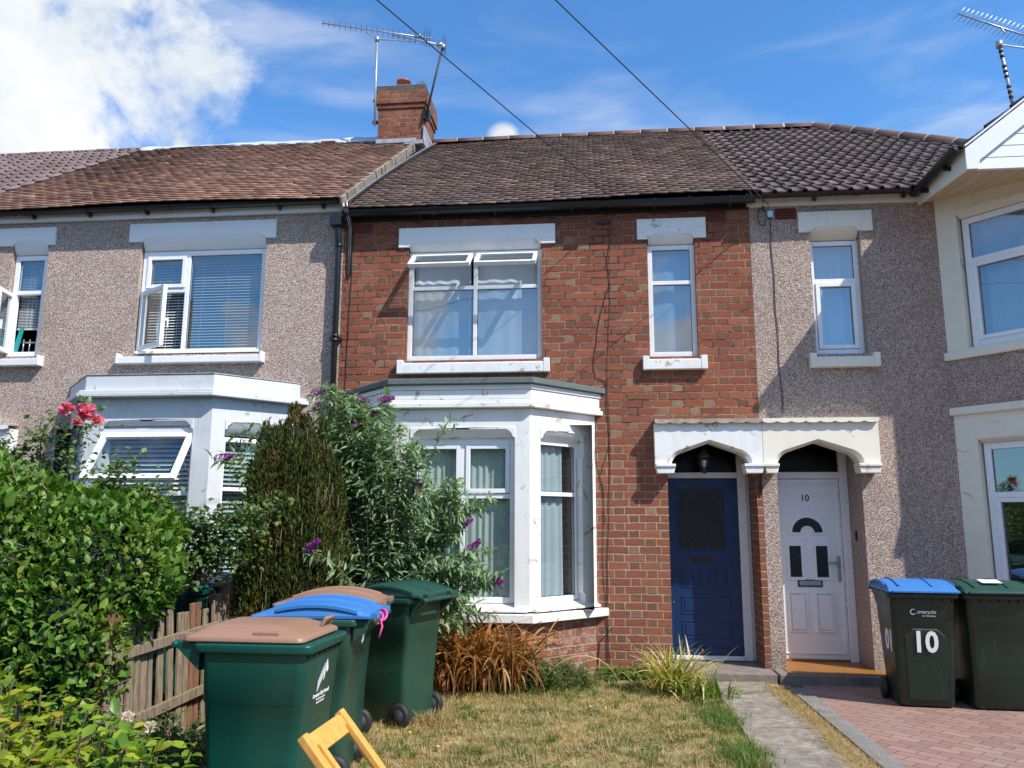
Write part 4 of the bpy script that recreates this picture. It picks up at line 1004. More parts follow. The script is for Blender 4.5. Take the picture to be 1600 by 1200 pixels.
    g.prism([(G0-.02, ze+.03), (XR, zr(XR)+.04), (XR, zr(XR)+.012), (G0-.02, ze+.008)], d0-.012, d1)
    mx_ = lambda q: 2*XR-q
    g.prism([(mx_(G0-.01), ze+.0), (XR+.001, zr(XR)+.0), (XR+.001, zr(XR)-.20), (mx_(G0+.12), ze-.125), (mx_(G0+.1), ze-.215), (mx_(G0-.01), ze-.215)], d0, d1)
    g.prism([(mx_(G0-.02), ze+.03), (XR+.001, zr(XR)+.04), (XR+.001, zr(XR)+.012), (mx_(G0-.02), ze+.008)], d0-.012, d1)
    g.obj('barge_board', M['cladding'], h, .003)
    g = MB()
    z = ze-.205; k = 0
    while z < ze+1.2:
        x0 = G0+.06+max(0, (z-ze)/RS); g.prism([(d1+.02, z), (d1+.014, z+.004), (d1+.018, z+.118)], x0, 2*XR-x0, 'a'); z += .12
    g.fr = Frame(n=(0, 1, 0)); g.prism([(G0+.1, ze-.205), (2*XR-G0-.1, ze-.205), (2*XR-G0-.1, ze), (XR, zr(XR)-.05), (G0+.1, ze)], d1+.021, d1+.05); g.obj('gable_cladding', M['cladding'], h)
    g = MB(); k = 0
    x = G0+.02
    while x < 6.9:
        g.prism([(GY+.03, 5.055), (.03, 5.185), (.03, 5.20), (GY+.03, 5.07)], x, x+.140, 'a'); x += .145
    g.obj('gable_soffit', mk_plain('tan_soffit_board', (.62, .50, .34), .6, var=.1, scale=4), h, .003)
    g = MB(); g.prism([(GY, 5.03), (.0, 5.15), (.0, 5.25), (GY, 5.25)], G0-.005, G0+.02, 'a'); g.obj('gable_fascia', M['cream'], h)
    g = MB()
    prof = [(-.058*math.cos(math.pi*i/8)*1.0, -.058*math.sin(math.pi*i/8)) for i in range(9)]+[(.052*math.cos(math.pi*i/8), -.052*math.sin(math.pi*i/8)) for i in range(9)]
    pr = [(G0-.07+p, 5.27+q) for p, q in prof]
    g.add([(x, GY-.05, z) for x, z in pr]+[(x, -.08, z) for x, z in pr], [(i, (i+1) % 18, 18+(i+1) % 18, 18+i) for i in range(18)]+[tuple(range(18))])
    for y in (-.3, -.85): g.box(G0-.09, G0+.0, y-.015, y+.015, 5.17, 5.215)
    g.obj('gutter', M['black'], h)
    return h
HR = right_house()

# ---- left house
def left_house():
    h = empty('terraced_house', (-5.2, 0, 0), label='grey pebbledash terraced house with orange clay roof and open white windows', category='house')
    X0, X1 = -8.15, -2.952; F = FAC
    mb = MB(); wall_panel(mb, F, X0, X1, -.3, 5.38, [(-5.53, -3.92, 3.58, 5.08, .09), (-7.24, -6.76, 3.58, 5.08, .09)])
    mb.obj('wall', M['pebble'], h)
    slope_deck(h, X0, X1, .10)
    plain_tiles('roof_tiles', M['clay'], h, X0, X1+.02, .13, jit=.004)
    # ridge under silver sheet
    r = MB(); n = 40; V = []
    for i in range(n+1):
        x = -8.1+(X1-.65+8.1)*i/n; z = ROOFZ(RY)+.125+.008*math.sin(i*1.3)+.010*math.sin(i*.37+1)
        V += [(x, RY-.23-.03*math.sin(i*2.1), z-.23*SL-.02), (x, RY-.07, z+.02), (x, RY+.05, z+.05), (x, RY+.25, z-.15)]
    r.add(V, [(4*i+a, 4*i+a+1, 4*i+5+a, 4*i+4+a) for i in range(n) for a in range(3)], True); r.obj('ridge_sheet', M['silver'], h)
    # raised tile vents and slipped tiles
    for x, s in ((-7.1, 4.55), (-4.55, 4.9)):
        v = MB(Frame(Vector((x, EY, EZ+.14))+U_S*s, (1, 0, 0), -U_S, N_S)); v.prism([(.0, .0), (.10, .0), (.10, .05), (.0, .015)], -.13, .13, 'a'); v.obj('roof_vent', M['clay'], h, .01)
    # party verge in old mortar
    v = MB(); n = 46
    for i in range(n):
        s0 = SLEN*i/n; s1 = SLEN*(i+1)/n; w0 = .025+random.uniform(-.012, .012); hh = .085+random.uniform(-.012, .012)
        o = Vector((X1+.03, EY, EZ)); fr = Frame(o, (1, 0, 0), U_S, N_S); v.fr = fr; v.box(-w0, .022+random.uniform(-.012, .010), s0-.02, s1-.004, -.01, hh+.045)
    v.obj('verge', mk_ground('dark_lime_mortar', [(.3, (.10, .075, .055)), (.5, (.23, .19, .145)), (.7, (.42, .37, .30))], 9, .8), h, .008)
    fb = MB(F); fb.box(X0, X1+.02, .0, .05, 5.31, 5.40); fb.obj('fascia', M['whitegrey2'], h, .003)
    gutter(h, X0, X1-.02, -.125, 5.425, .052, [-6.95, -6.2, -5.45, -4.6, -3.75, -3.2])
    # main window
    a0, a1, z0, z1 = -5.52, -3.93, 3.60, 4.90; am = -4.93
    w = window(h, F, a0, a1, z0, z1, .055, [(am, z0+.05, z1-.05)], [(a0+.03, am, 4.40)], .06, cells=[(a0+.06, am-.027, 4.43, z1-.06, 1), (am+.027, a1-.06, z0+.06, z1-.06)])
    open_sash(w, F, a0+.03, am-.0, z0+.04, 4.38, -.05, R(33), 'left')
    m = MB(F); m.box(a0+.02, a1-.02, -.05, .01, z0-.005, z0+.028); m.obj('frame_sill', M['upvc'], w, .004)
    lintel(w, F, -5.69, -3.80, 5.01, 5.245, M['whitegrey2'], -5.52, -3.92, 4.905, .06)
    sill(w, F, -5.68, -3.86, 3.46, 3.565, M['whitegrey2'], .10, .03, .07)
    blinds(F, am+.03, a1-.07, z0+.08, z1-.06, -.17, M['blind'], w); blinds(F, a0+.06, am-.03, z0+.08, z1-.06, -.17, M['blind'], w)
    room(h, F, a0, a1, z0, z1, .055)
    a0, a1 = -7.23, -6.78
    w = window(h, F, a0, a1, z0, z1, .055, [], [(a0+.03, a1-.03, 4.42)], .06, cells=[(a0+.06, a1-.06, 4.45, z1-.06)])
    open_sash(w, F, a0+.02, a1-.06, z0+.04, 4.40, -.05, R(76), 'left')
    lintel(w, F, -7.44, -6.67, 5.01, 5.245, M['whitegrey2'], -7.24, -6.76, 4.905, .06)
    sill(w, F, -7.36, -6.67, 3.46, 3.565, M['whitegrey2'], .10, .03, .07)
    blinds(F, a0+.05, a1-.05, 3.98, z1-.06, -.15, M['blind'], w, .02, .02)
    t = MB(F); t.tube([(a0+.03, -.16, 3.80), (a1-.03, -.16, 3.80)], .012, 6)
    for i in range(5): a = a0+.06+i*.085; t.tube([(a, -.16, 3.62), (a, -.16, 3.84)], .009, 6)
    t.obj('towel_rail', M['galv'], w); c = MB(F); c.prism([(a0+.03, 3.64), (a0+.10, 3.66), (a0+.16, 3.98), (a0+.11, 3.98)], -.13, -.115); c.obj('hanging_cloth', M['turquoise'], w)
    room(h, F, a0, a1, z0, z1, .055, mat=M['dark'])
    # door hood at the far left
    canopy(h, -8.1, -6.90, -7.9, -7.05, M['whitegrey2'], [(-7.12, -6.90)])
    # bay
    G = M['whitegrey']
    opt = dict(wall_top=2.94, sill_top=.72, sill_bot=.62, open=2.70, front=(.19, 1.26), side=(.15, .79), mat=G, base=M['brick_base'],
               bands=[('bay_sill', .10, .615, .70, G), ('bay_cornice', .12, 2.943, 2.985, G), ('bay_cornice', .095, 2.988, 3.02, G), ('bay_parapet', .03, 3.023, 3.19, G), ('bay_parapet', .04, 3.193, 3.205, M['lead'])])
    fF, fL, fR, LF, LL, LR = bay(h, -5.58, -4.115, -6.24, -3.44, .70, opt)
    a0, a1 = .19, 1.26
    w = window(h, fF, a0, a1, .79, 2.57, .085, [], [(a0+.03, a1-.03, 1.90)], .06, cells=[(a0+.06, a1-.06, .85, 1.90)], glass=M['glass_low'])
    ears(fF, a0, a1, 2.68, G, w, ztop=2.60)
    m = MB(fF); m.box(a0, a1, -.085, -.03, 2.54, 2.61); m.obj('frame_head', M['whitegrey2'], w)
    open_sash(w, fF, a0+.01, a1-.01, 1.93, 2.545, -.05, R(33), 'top', glass=M['glass_low'], fw=.06)
    blinds(fF, a0+.04, a1-.04, .85, 2.50, -.14, M['blind'], w, .05, .052)
    for fr, s0, s1 in ((fR, .15, .79), (fL, LL-.79, LL-.15)):
        w = window(h, fr, s0, s1, .79, 2.52, .085, [], [(s0+.03, s1-.03, 1.95)], .05, cells=[(s0+.05, s1-.05, 1.98, 2.47), (s0+.05, s1-.05, .84, 1.92)], glass=M['glass_low'])
        ears(fr, s0, s1, 2.68, G, w, ztop=2.54)
        blinds(fr, s0+.03, s1-.03, .85, 2.46, -.18, M['blind'], w, .05, .046)
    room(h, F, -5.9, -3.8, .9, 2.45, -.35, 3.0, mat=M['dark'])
    return h
HL = left_house()
def far_left_house():
    h = empty('terraced_house', (-10.5, 0, 0), label='terraced house at the left edge showing only its mauve brown roof', category='house')
    mb = MB(); wall_panel(mb, FAC, -13, -8.152, -.3, 5.38, []); mb.obj('wall', M['pebble'], h)
    slope_deck(h, -13, -8.152, .09)
    roll_tiles('roof_tiles', M['concrete_tile_far'], h, -13, -8.12, lift=.12)
    ridge(h, -13, -8.15, ROOFZ(RY)+.09, .09, mat=M['concrete_tile_far'])
    fb = MB(FAC); fb.box(-13, -8.152, .0, .05, 5.31, 5.40); fb.obj('fascia', M['whitegrey2'], h)
far_left_house()

# ---- chimney: its own brick stack on the party line
def chimney():
    c = empty('chimney_stack', (-3.16, 3.9, 8.0), label='red brick chimney stack with two pots on the roof ridge', category='chimney')
    x0, x1, y0, y1 = -3.60, -2.80, 3.50, 4.42
    def s(nm, off, z0, z1, mat=M['brick_chimney'], bv=.006): b = MB(); b.box(x0-off, x1+off, y0-off, y1+off, z0, z1); return b.obj(nm, mat, c, bv)
    s('stack', 0, 7.5, 8.62); s('corbel_course', .022, 8.623, 8.70); s('corbel_course', .045, 8.703, 8.95); s('cap_course', .03, 8.953, 9.035, M['bluebrick'])
    f = MB(); f.box(x0-.03, x1+.03, y0-.03, y1+.03, 9.038, 9.055); f.obj('flaunching', M['mortar'], c, .01)
    p = MB(); p.lathe([(.10, 0), (.115, .17), (.125, .172), (.125, .205), (.10, .207), (.09, .05)], (-3.22, 3.72, 9.05), 20); p.obj('chimney_pot', M['terracotta'], c)
    p = MB(); p.lathe([(.055, 0), (.055, .10), (.085, .105), (.085, .15), (.07, .17), (.0, .185)], (-2.90, 3.74, 9.05), 16); p.obj('flue_cowl', M['galv'], c)
    l = MB(); l.box(x0-.02, x1-.12, y0-.025, y0, 7.98, 8.06); l.box(x1-.2, x1+.03, y0-.03, y0-.005, 7.80, 8.02); l.box(x1, x1+.025, y0-.03, y1, 7.85, 8.28)
    l.prism([(x1-.28, y0-.20), (x1+.06, y0-.20), (x1+.06, y0), (x1-.28, y0)], 7.86, 7.885, 'z'); l.obj('flashing', M['lead'], c, .006)
    for q in ((-3.70, -3.60, 3.50, 3.56, 8.38, 8.42), (-3.70, -3.60, 3.50, 3.56, 8.78, 8.82), (-2.80, -2.70, 3.46, 3.60, 8.40, 8.55)): b = MB(); b.box(*q); b.obj('mast_bracket', M['black'], c)
chimney()
def aerial(name, base, top, boom0, boom1, nel, label, cradle=True, el=.19, eldir=(0, 0, 1), stripes=False, col='galv', boomr=.011, taper=0, mastr=.021):
    a = empty(name, base, label=label, category='aerial', group=None)
    m = MB(); B, T = Vector(base), Vector(top)
    m.tube([B, B.lerp(T, .5)+Vector((0, 0, 0)), T], mastr, 8); mo = m.obj('mast', M[col], a)
    if stripes:
        n = 14
        for i in range(n):
            if i % 4 == 3: continue
            s = MB(); p = B.lerp(T, .04+.90*i/n); q = B.lerp(T, .04+.90*(i+.55)/n); s.tube([p, q], mastr+.004, 8); s.obj('mast_tape', M['wire'], mo)
    b = MB(); P, Q = Vector(boom0), Vector(boom1); b.tube([P, Q], boomr, 6); b.obj('boom', M['galv'], a)
    e = MB(); ed = Vector(eldir).normalized(); d = (Q-P)
    for i in range(nel):
        s = .01+.84*i/(nel-1); c = P+d*s; L = el*(.7+.3*s); e.tube([c-ed*L/2+Vector((0, 0, .005)), c+ed*L/2], .0045, 4)
    side = d.cross(ed).normalized()
    for k in (-1, 1):
        for s in (.93, .955, .98): c = P+d*s; e.tube([c-ed*.16+side*k*.03, c+ed*.16+side*k*.05], .004, 4)
    e.obj('aerial_element', M['wire'] if not stripes else M['galv'], a)
    x = MB(); c = P+d*.87; x.tube([c-Vector((.05, 0, .0)), c+Vector((.05, 0, 0))], .035, 8)
    if cradle:
        c1, c2 = P+d*.38, P+d*.86; x.tube([c1, c1-Vector((0, 0, .07))+d*.05, T+Vector((0, 0, -.02)), c2-Vector((0, 0, .1)), c2], .010, 6)
    x.lathe([(.04, -.04), (.04, .04)], tuple(T-Vector((0, 0, .02))), 8); x.obj('clamp', M['galv'], a)
    return a
aerial('tv_aerial', (-3.64, 3.44, 8.30), (-3.645, 3.42, 9.93), (-4.60, 3.3, 10.20), (-2.70, 3.55, 9.95), 18, 'long television aerial on a straight grey mast left of the chimney')
aerial('tv_aerial', (-2.74, 3.42, 8.42), (-2.47, 3.40, 9.70), (-3.35, 3.3, 9.90), (-2.41, 3.45, 9.72), 9, 'short television aerial on a leaning dark mast right of the chimney', cradle=False, col='wire', mastr=.019)
aerial('tv_aerial', (5.12, .5, 6.35), (5.02, .5, 7.40), (4.49, .32, 7.71), (5.95, .75, 7.42), 22, 'television aerial on a black and white taped mast above the gable', el=.26, eldir=(.62, -.35, .62), stripes=True)
def wires():
    P = Vector((-11.3, -18.7, 8.0))
    for end, lab in (((.25, -.22, 5.29), 'thin telephone wire running down to the brick house gutter beside the vine'), ((2.04, -.10, 5.17), 'thin telephone wire running down to the junction box of the pebbledash house')):
        E_ = Vector(end); pts = []
        for i in range(41):
            s = i/40; pts.append(P.lerp(E_, s)-Vector((0, 0, 4*s*(1-s)*.02)))
        m = MB(); m.tube(pts, .0055, 6); m.obj('telephone_wire', M['wire'], label=lab, category='wire')
    m = MB(); m.tube([(P.x, P.y, -.1), (P.x, P.y, 8.3)], [.13, .09], 12); m.obj('telephone_pole', M['bark'], label='tall timber telephone pole across the pavement behind the photographer', category='pole')
    # aerial leads lying on the roof beside the verge
    for k, (dx, r) in enumerate(((0, .010), (.035, .008), (-.05, .007))):
        m = MB(); pts = []
        for i in range(24):
            s = i/23; x = -2.82+dx+.0-.05*(1-s)+(.25 if k < 2 else .05)*s**2-.06*s; S = SLEN*(.01+.93*s); p = Vector((x, EY, EZ))+U_S*S+N_S*(.055); pts.append(p)
        pts = [Vector((-2.86+dx*.4, -.02, 4.5)), Vector((-2.86+dx*.4, -.03, 5.1)), Vector((-2.86+dx*.6, -.22, 5.27))]+pts
        m.tube(pts, r, 5); m.obj('aerial_lead', M['wire'] if k == 1 else M['galv'], label='thin aerial lead lying on the brown roof beside the mortar verge', category='cable', group='aerial leads down the roof')
wires()
def lantern():
    o = empty('porch_lantern', (1.22, -.12, 2.45), label='black glass sided lantern hanging in the arch over the blue door', category='lantern')
    c = (1.235, .12, 0)
    m = MB(Frame(n=(0, 1, 0))); m.tube([(1.235, .12, 2.62), (1.235, .12, 2.42)], .006, 6); m.lathe([(.012, 2.42), (.03, 2.405), (.055, 2.37), (.078, 2.335), (.082, 2.325), (.075, 2.315), (.02, 2.31)], c, 16)
    for i in range(6):
        q = 2*math.pi*i/6; m.tube([(1.235+.072*math.cos(q), .12+.072*math.sin(q), 2.318), (1.235+.042*math.cos(q), .12+.042*math.sin(q), 2.185)], .005, 5)
    m.lathe([(.0, 2.14), (.022, 2.15), (.046, 2.18), (.048, 2.192), (.0, 2.193)], c, 14); m.obj('lantern_frame', M['black'], o)
    g = MB(Frame(n=(0, 1, 0))); g.lathe([(.068, 2.312), (.040, 2.19)], c, 6); g.obj('lantern_glass', M['glass'], o)
    b = MB(Frame(n=(0, 1, 0))); b.lathe([(.008, 2.20), (.016, 2.23), (.013, 2.28), (.0, 2.30)], c, 10); b.obj('bulb', M['decal'], o)
lantern()

# ------------------------------------------------------------------ wheelie bins
def rrect(x0, x1, y0, y1, r, z, k=4):
    pts = []
    for cx, cy, a0 in ((x1-r, y1-r, 0), (x0+r, y1-r, 90), (x0+r, y0+r, 180), (x1-r, y0+r, 270)):
        for i in range(k+1): a = R(a0+90*i/k); pts.append((cx+r*math.cos(a), cy+r*math.sin(a), z))
    return pts
def wheelie_bin(loc, rz, label, body, lid, style='domed', decal=None, grp='wheelie bins', front_panel=True, lidx=0):
    """local axes: front towards +x, hinge and wheels at -x; origin on the ground under the middle"""
    e = empty('wheelie_bin', (loc[0], loc[1], loc[2] if len(loc) > 2 else 0), rz, label=label, category='wheelie bin', group=grp)
    L = BFrame(e.location, (math.cos(rz), math.sin(rz), 0), (-math.sin(rz), math.cos(rz), 0))
    b = MB(L)
    b.loft([rrect(-.225, .19, -.225, .225, .05, .02), rrect(-.235, .215, -.235, .235, .05, .05), rrect(-.25, .265, -.255, .255, .05, .45), rrect(-.272, .287, -.266, .266, .05, .705), rrect(-.277, .292, -.271, .271, .05, .712), rrect(-.29, .31, -.275, .275, .05, .955)], True, True)
    bo = b.obj('bin_body', body, e, fix=True)
    bm_ = bo.modifiers.new('es', 'EDGE_SPLIT'); bm_.split_angle = R(50)
    rr = MB(L)
    rr.loft([rrect(-.295, .312, -.278, .278, .05, .95), rrect(-.33, .345, -.300, .300, .05, .955), rrect(-.335, .35, -.303, .303, .05, .995), rrect(-.325, .34, -.295, .295, .05, 1.0)], True, True)
    # reinforcing comb under the rim
    for i in range(7): y = -.24+i*.08; rr.prism([(.30, .955), (.335, .955), (.29, .90)], y-.003, y+.003, 'a') if False else rr.add([(.298, y, .955), (.338, y, .955), (.292, y, .90)], [(0, 1, 2)])
    # hinge lugs and handle bar
    for y in (-.235, .235):
        rr.add([(-.30, y-.03, .86), (-.30, y+.03, .86), (-.44, y+.03, .975), (-.44, y-.03, .975), (-.30, y-.03, .99), (-.30, y+.03, .99), (-.455, y+.03, 1.01), (-.455, y-.03, 1.01)],
               [(0, 1, 2, 3), (4, 7, 6, 5), (0, 3, 7, 4), (1, 5, 6, 2), (3, 2, 6, 7)])
    rr.tube([(-.44, -.29, .99), (-.44, .29, .99)], .017, 10)
    ro = rr.obj('bin_rim', body, e, .006)
    if front_panel:
        p = MB(L); dx = lambda z: .215+(.265-.215)*min(1, (z-.05)/.4)+(max(0, z-.45))*(.045/.505)
        p.add([(dx(.08)+.010, -.155, .08), (dx(.08)+.010, .155, .08), (dx(.62)+.010, .17, .62), (dx(.68)+.010, .10, .68), (dx(.68)+.010, -.10, .68), (dx(.62)+.010, -.17, .62),
               (dx(.08)-.01, -.165, .07), (dx(.08)-.01, .165, .07), (dx(.62)-.01, .185, .625), (dx(.68)-.01, .11, .70), (dx(.68)-.01, -.11, .70), (dx(.62)-.01, -.185, .625)],
              [(0, 1, 2, 3, 4, 5)]+[(i, (i+1) % 6, 6+(i+1) % 6, 6+i) for i in range(6)])
        p.obj('front_panel', body, bo, .004)
    l = MB(L)
    if style == 'flat':
        rings = [rrect(-.40, .285, -.282, .282, .04, 1.003), rrect(-.405, .298, -.288, .288, .045, 1.010), rrect(-.40, .29, -.282, .282, .045, 1.030), rrect(-.36, .25, -.255, .255, .05, 1.043), rrect(-.30, .14, -.20, .20, .05, 1.078), rrect(-.26, .08, -.17, .17, .05, 1.082)]
        l.loft(rings, True, True)
    else:
        n = 14; rings = []; xs = np.linspace(-.41, .375, n+1); vs = []
        def top(x): s = (x+.41)/.785; return 1.012+.088*math.sin(math.pi*min(1, s*.93+.05))**.75
        for x in xs:
            t_ = top(x); rings.append([(x, -.300, 1.002), (x, -.302, min(t_, 1.022)), (x, -.285, t_-.006), (x, -.16, t_+.002), (x, .16, t_+.002), (x, .285, t_-.006), (x, .302, min(t_, 1.022)), (x, .300, 1.002)])
        l.loft(rings, True, False)
    lo = l.obj('bin_lid', lid, e, .004)
    g = MB(L)
    if style == 'flat':
        for y in (-.275, .215): hb = MB(L); hb.box(.00, .15, y+.01, y+.06, 1.028, 1.058); hb.obj('lid_recess', lid, lo, .006)
        g.box(.14, .27, .20, .245, 1.04, 1.085) if False else None
        g.tube([(.24, .10, 1.03), (.27, .10, 1.085), (.27, .22, 1.085), (.24, .22, 1.03)], .013, 6)
        for y in (-.24, .18): hb = MB(L); hb.box(-.44, -.30, y, y+.06, 1.0, 1.04); hb.obj('hinge', lid, lo, .003)
    else:
        # raised edge bands with a dark slot like groove on each long side
        for sy in (-1, 1):
            y = sy*.292; V = []
            xs2 = np.linspace(-.33, .22, 12)
            for x in xs2: t_ = top(x); V += [(x, sy*.296, t_-.030), (x, sy*.307, t_-.030), (x, sy*.307, t_-.006), (x, sy*.29, t_-.002)]
            sb = MB(L); sb.add(V, [(4*i+a, 4*i+(a+1) % 4, 4*i+4+(a+1) % 4, 4*i+4+a) for i in range(11) for a in range(4)]+[(0, 1, 2, 3), (44, 45, 46, 47)]); sb.obj('lid_edge_band', lid, lo, .003)
        xs2 = np.linspace(-.36, .30, 14)
        for y0, y1 in ((.075, .09), (-.205, -.19)):
            V = []
            for x in xs2: t_ = top(x); V += [(x, y0, t_), (x, y0+.003, t_+.012), (x, y1, t_+.012), (x, y1+.004, t_)]
            sb = MB(L); sb.add(V, [(4*i+a, 4*i+a+1, 4*i+5+a, 4*i+4+a) for i in range(13) for a in range(3)]); sb.obj('lid_rib', lid, lo, .003)
        g.box(.345, .40, -.27, .27, 1.004, 1.022)
        for y in (-.25, .13): hb = MB(L); hb.box(-.455, -.38, y, y+.12, 1.002, 1.035); hb.obj('hinge', lid, lo, .003)
    g.obj('lid_grip', lid, lo, .003)
    for y in (-.262, .262):
        w = MB(L); w.lathe([(.0, -.026), (.07, -.026), (.098, -.02), (.10, 0), (.098, .02), (.07, .026), (.0, .026)], (-.205, y, .10), 22, 'd'); wo = w.obj('wheel', M['tyre'], e)
        w = MB(L); w.lathe([(.0, -.03), (.055, -.030), (.06, 0), (.055, .030), (.0, .030)], (-.205, y, .10), 14, 'd'); w.obj('hub', M['wire'], wo)
    a = MB(L); a.tube([(-.205, -.25, .10), (-.205, .25, .10)], .012, 8); a.obj('axle', M['galv'], e)
    return e, L, bo
FRX = lambda z: .215+(.05)*min(1, (z-.05)/.4)+max(0, z-.45)*(.045/.505)
def face_frame(L, side, z):
    """frame on the bin's front (side='f'), or a flank ('l' = +y, 'r' = -y); leans with the body"""
    if side == 'f': return Frame(L(FRX(z)+.008, 0, z), L.n, L.u, (L.z+L.u*.095).normalized())
    if side == 'b': return Frame(L(-(.25+max(0, z-.45)*.08)-.002, 0, z), -L.n, -L.u, (L.z-L.u*.08).normalized())
    y = .255+max(0, z-.45)*.04
    return Frame(L(0, -y, z), L.u, -L.n, L.z) if side == 'r' else Frame(L(0, y, z), -L.u, L.n, L.z)
def bin_at(axle_mid, rz, **kw): pass

# A: nearest, brown flat lid; front faces right
A, LA, AB = wheelie_bin((-1.725, -4.60, -.01), R(-1), 'teal green wheelie bin with a flat brown lid nearest the camera', M['bin_teal'], M['lid_brown'], 'flat', front_panel=False)
f = face_frame(LA, 'f', .77)
def logo_city(f, parent):
    f0 = f; f = Frame(f(0, 0, .01), f.u, f.n, f.z); K = .72
    class FS(Frame):
        def __call__(s, a, d, z): return s.o+s.u*a*K+s.n*d+s.z*z*K
    f = FS(f.o, f.u, f.n, f.z); m = MB(f); d = .003
    # stylised three spires and running outline
    m.prism([(.01, .0), (.03, .02), (.04, .07), (.075, .05), (.095, .075), (.055, .15), (.035, .115), (.02, .05)], d, d+.001)
    for i in range(7):
        a = -.10+i*.017; z = .0+i*.017; m.prism([(a, z-.045), (a+.008, z-.045), (a+.012, z+.02), (a+.004, z+.03)], d, d+.001)
    m.prism([(-.105, -.05), (.02, .065), (.024, .06), (-.10, -.06)], d, d+.001)
    m.obj('emblem', M['decal'], parent)
    text_obj('lettering', 'Coventry City Council', .036, f, 0, d, -.085, M['decal'], parent, .0005, bold=.0016)
    text_obj('lettering', 'This bin is the property of', .017, f, 0, d, -.118, M['decal'], parent, .0005, bold=.0006)
    text_obj('lettering', 'Coventry City Council', .017, f, 0, d, -.142, M['decal'], parent, .0005, bold=.0006)
logo_city(f, AB)
# B: blue lid, hinge to the right; C: brown lid behind it; D: green lid
Bb, LB, BB = wheelie_bin((-1.80, -3.64), R(185), 'green wheelie bin with a domed blue lid and pink ribbon on its handle', M['bin_green'], M['lid_blue'], front_panel=False)
f = face_frame(LB, 'b', .84); text_obj('painted_number', '9', .13, f, .12, .002, 0, M['decal'], BB, .001, bold=.006)
m = MB(LB); m.tube([(-.44+.03*math.cos(q*2.2), -.1+q*.055, .995+.03*math.sin(q*2.2)) for q in np.linspace(0, 6, 40)], .010, 5); m.tube([(-.46, .17, .99), (-.48, .2, .95), (-.46, .21, .88)], .008, 5)
m.obj('ribbon', M['pink'], label='pink ribbon tied round the handle of the blue lidded bin', category='ribbon')
Cc, LC, CB = wheelie_bin((-1.95, -2.93), R(186), 'green wheelie bin with a domed brown lid behind the blue lidded one', M['bin_green'], M['lid_brown'], front_panel=False)
Dd, LD, DB = wheelie_bin((-1.63, -2.15), R(161), 'tall dark green wheelie bin with green lid beside the dead orange plant', M['bin_green'], M['lid_green'], front_panel=False)
f = face_frame(LD, 'l', .86); m = MB(f); m.box(-.20, -.12, .001, .004, -.02, .02); m.obj('worn_label', mk_plain('worn_label', (.35, .42, .42), .5, var=.4, scale=60), DB)
# E, F: number ten's bins, fronts to the camera
E_, LE, EB = wheelie_bin((2.92, -1.03), R(-95), 'dark green wheelie bin with blue lid and a painted white 10', M['bin_olive'], M['lid_blue'])
f = face_frame(LE, 'f', .60); text_obj('painted_number', '10', .25, f, -.005, .013, -.03, M['decal'], EB, .001, bold=.007, sx=.86)
f = face_frame(LE, 'f', .835); text_obj('lettering', 'overycle', .045, f, .022, .003, 0, M['decal'], EB, .0006, bold=.0012); text_obj('lettering', 'for Coventry', .020, f, .04, .003, -.034, M['decal'], EB, .0005)
m = MB(f)
for i in range(16):
    q0, q1 = R(50+i*17.5), R(50+(i+1)*17.5); P = lambda q, r: (-.090+r*math.cos(q), .004, r*math.sin(q)); w0 = .006+.004*math.sin(i/15*math.pi)
    m.add([P(q0, .026-w0), P(q0, .026), P(q1, .026), P(q1, .026-w0)], [(0, 1, 2, 3)])
m.obj('round_mark', M['decal'], EB)
f = face_frame(LE, 'r', .60); text_obj('painted_number', '10', .24, f, .10, .003, -.02, M['decal'], EB, .001, rot=math.pi, bold=.010)
F_, LF_, FB_ = wheelie_bin((3.52, -1.08), R(-92), 'dark green wheelie bin with green lid bearing a white label', M['bin_olive'], M['lid_green'], front_panel=False)
m = MB(LF_); tz = 1.085; m.add([(.12, -.10, tz+.028), (.12, .07, tz+.028), (.25, .07, tz+.005), (.25, -.10, tz+.005)], [(0, 1, 2, 3)]); m.obj('paper_label', M['stick'], FB_, fix=False)
# neighbours' bins behind the pale fence
wheelie_bin((-3.78, -2.02), R(75), 'bright green wheelie bin behind the picket fence near the hedge', M['bin_teal'], mk_plain('bright_green_lid', (.005, .17, .10), .4), 'flat', front_panel=False)
wheelie_bin((-3.85, -1.22), R(95), 'grey green wheelie bin with pale blue lid in the shade behind the fence', M['bin_green'], mk_plain('slate_blue_lid', (.08, .13, .24), .45, var=.2), front_panel=False)

# ------------------------------------------------------------------ picket fence
def fence():
    e = empty('picket_fence', (-3.1, -3.0, 0), label='low weathered picket fence between the two front gardens', category='fence')
    y = -3.85; k = 0
    r = random.Random(3)
    lean = Vector((-.06, 0, 1)).normalized()
    while y < -.75:
        wdt = r.uniform(.055, .075); x = -3.10+.02*math.sin(k); tz = .93+r.uniform(-.05, .04); dy = r.uniform(-.03, .03)
        fr = Frame((x, y, 0), (0, 1, dy), (1, 0, 0), (-.05, dy, 1)); m = MB(fr)
        m.box(0, wdt, -.012, .008, .03, tz); m.obj('pale', M['fence_wood'] if r.random() < .9 else M['fence_brown'], e, .003)
        y += wdt+r.uniform(.03, .055); k += 1
    for z in (.28, .73):
        m = MB(Frame((-3.085-.05*z, -3.9, z), (0, 1, .015), (1, 0, 0))); m.box(0, 3.2, .004, .036, -.035, .035); m.obj('rail', M['fence_wood'], e, .004)
    for yy in (-3.85, -2.35, -.9):
        m = MB(); m.box(-3.20, -3.125, yy, yy+.075, 0, 1.0); m.obj('post', M['fence_brown'], e, .004)
fence()

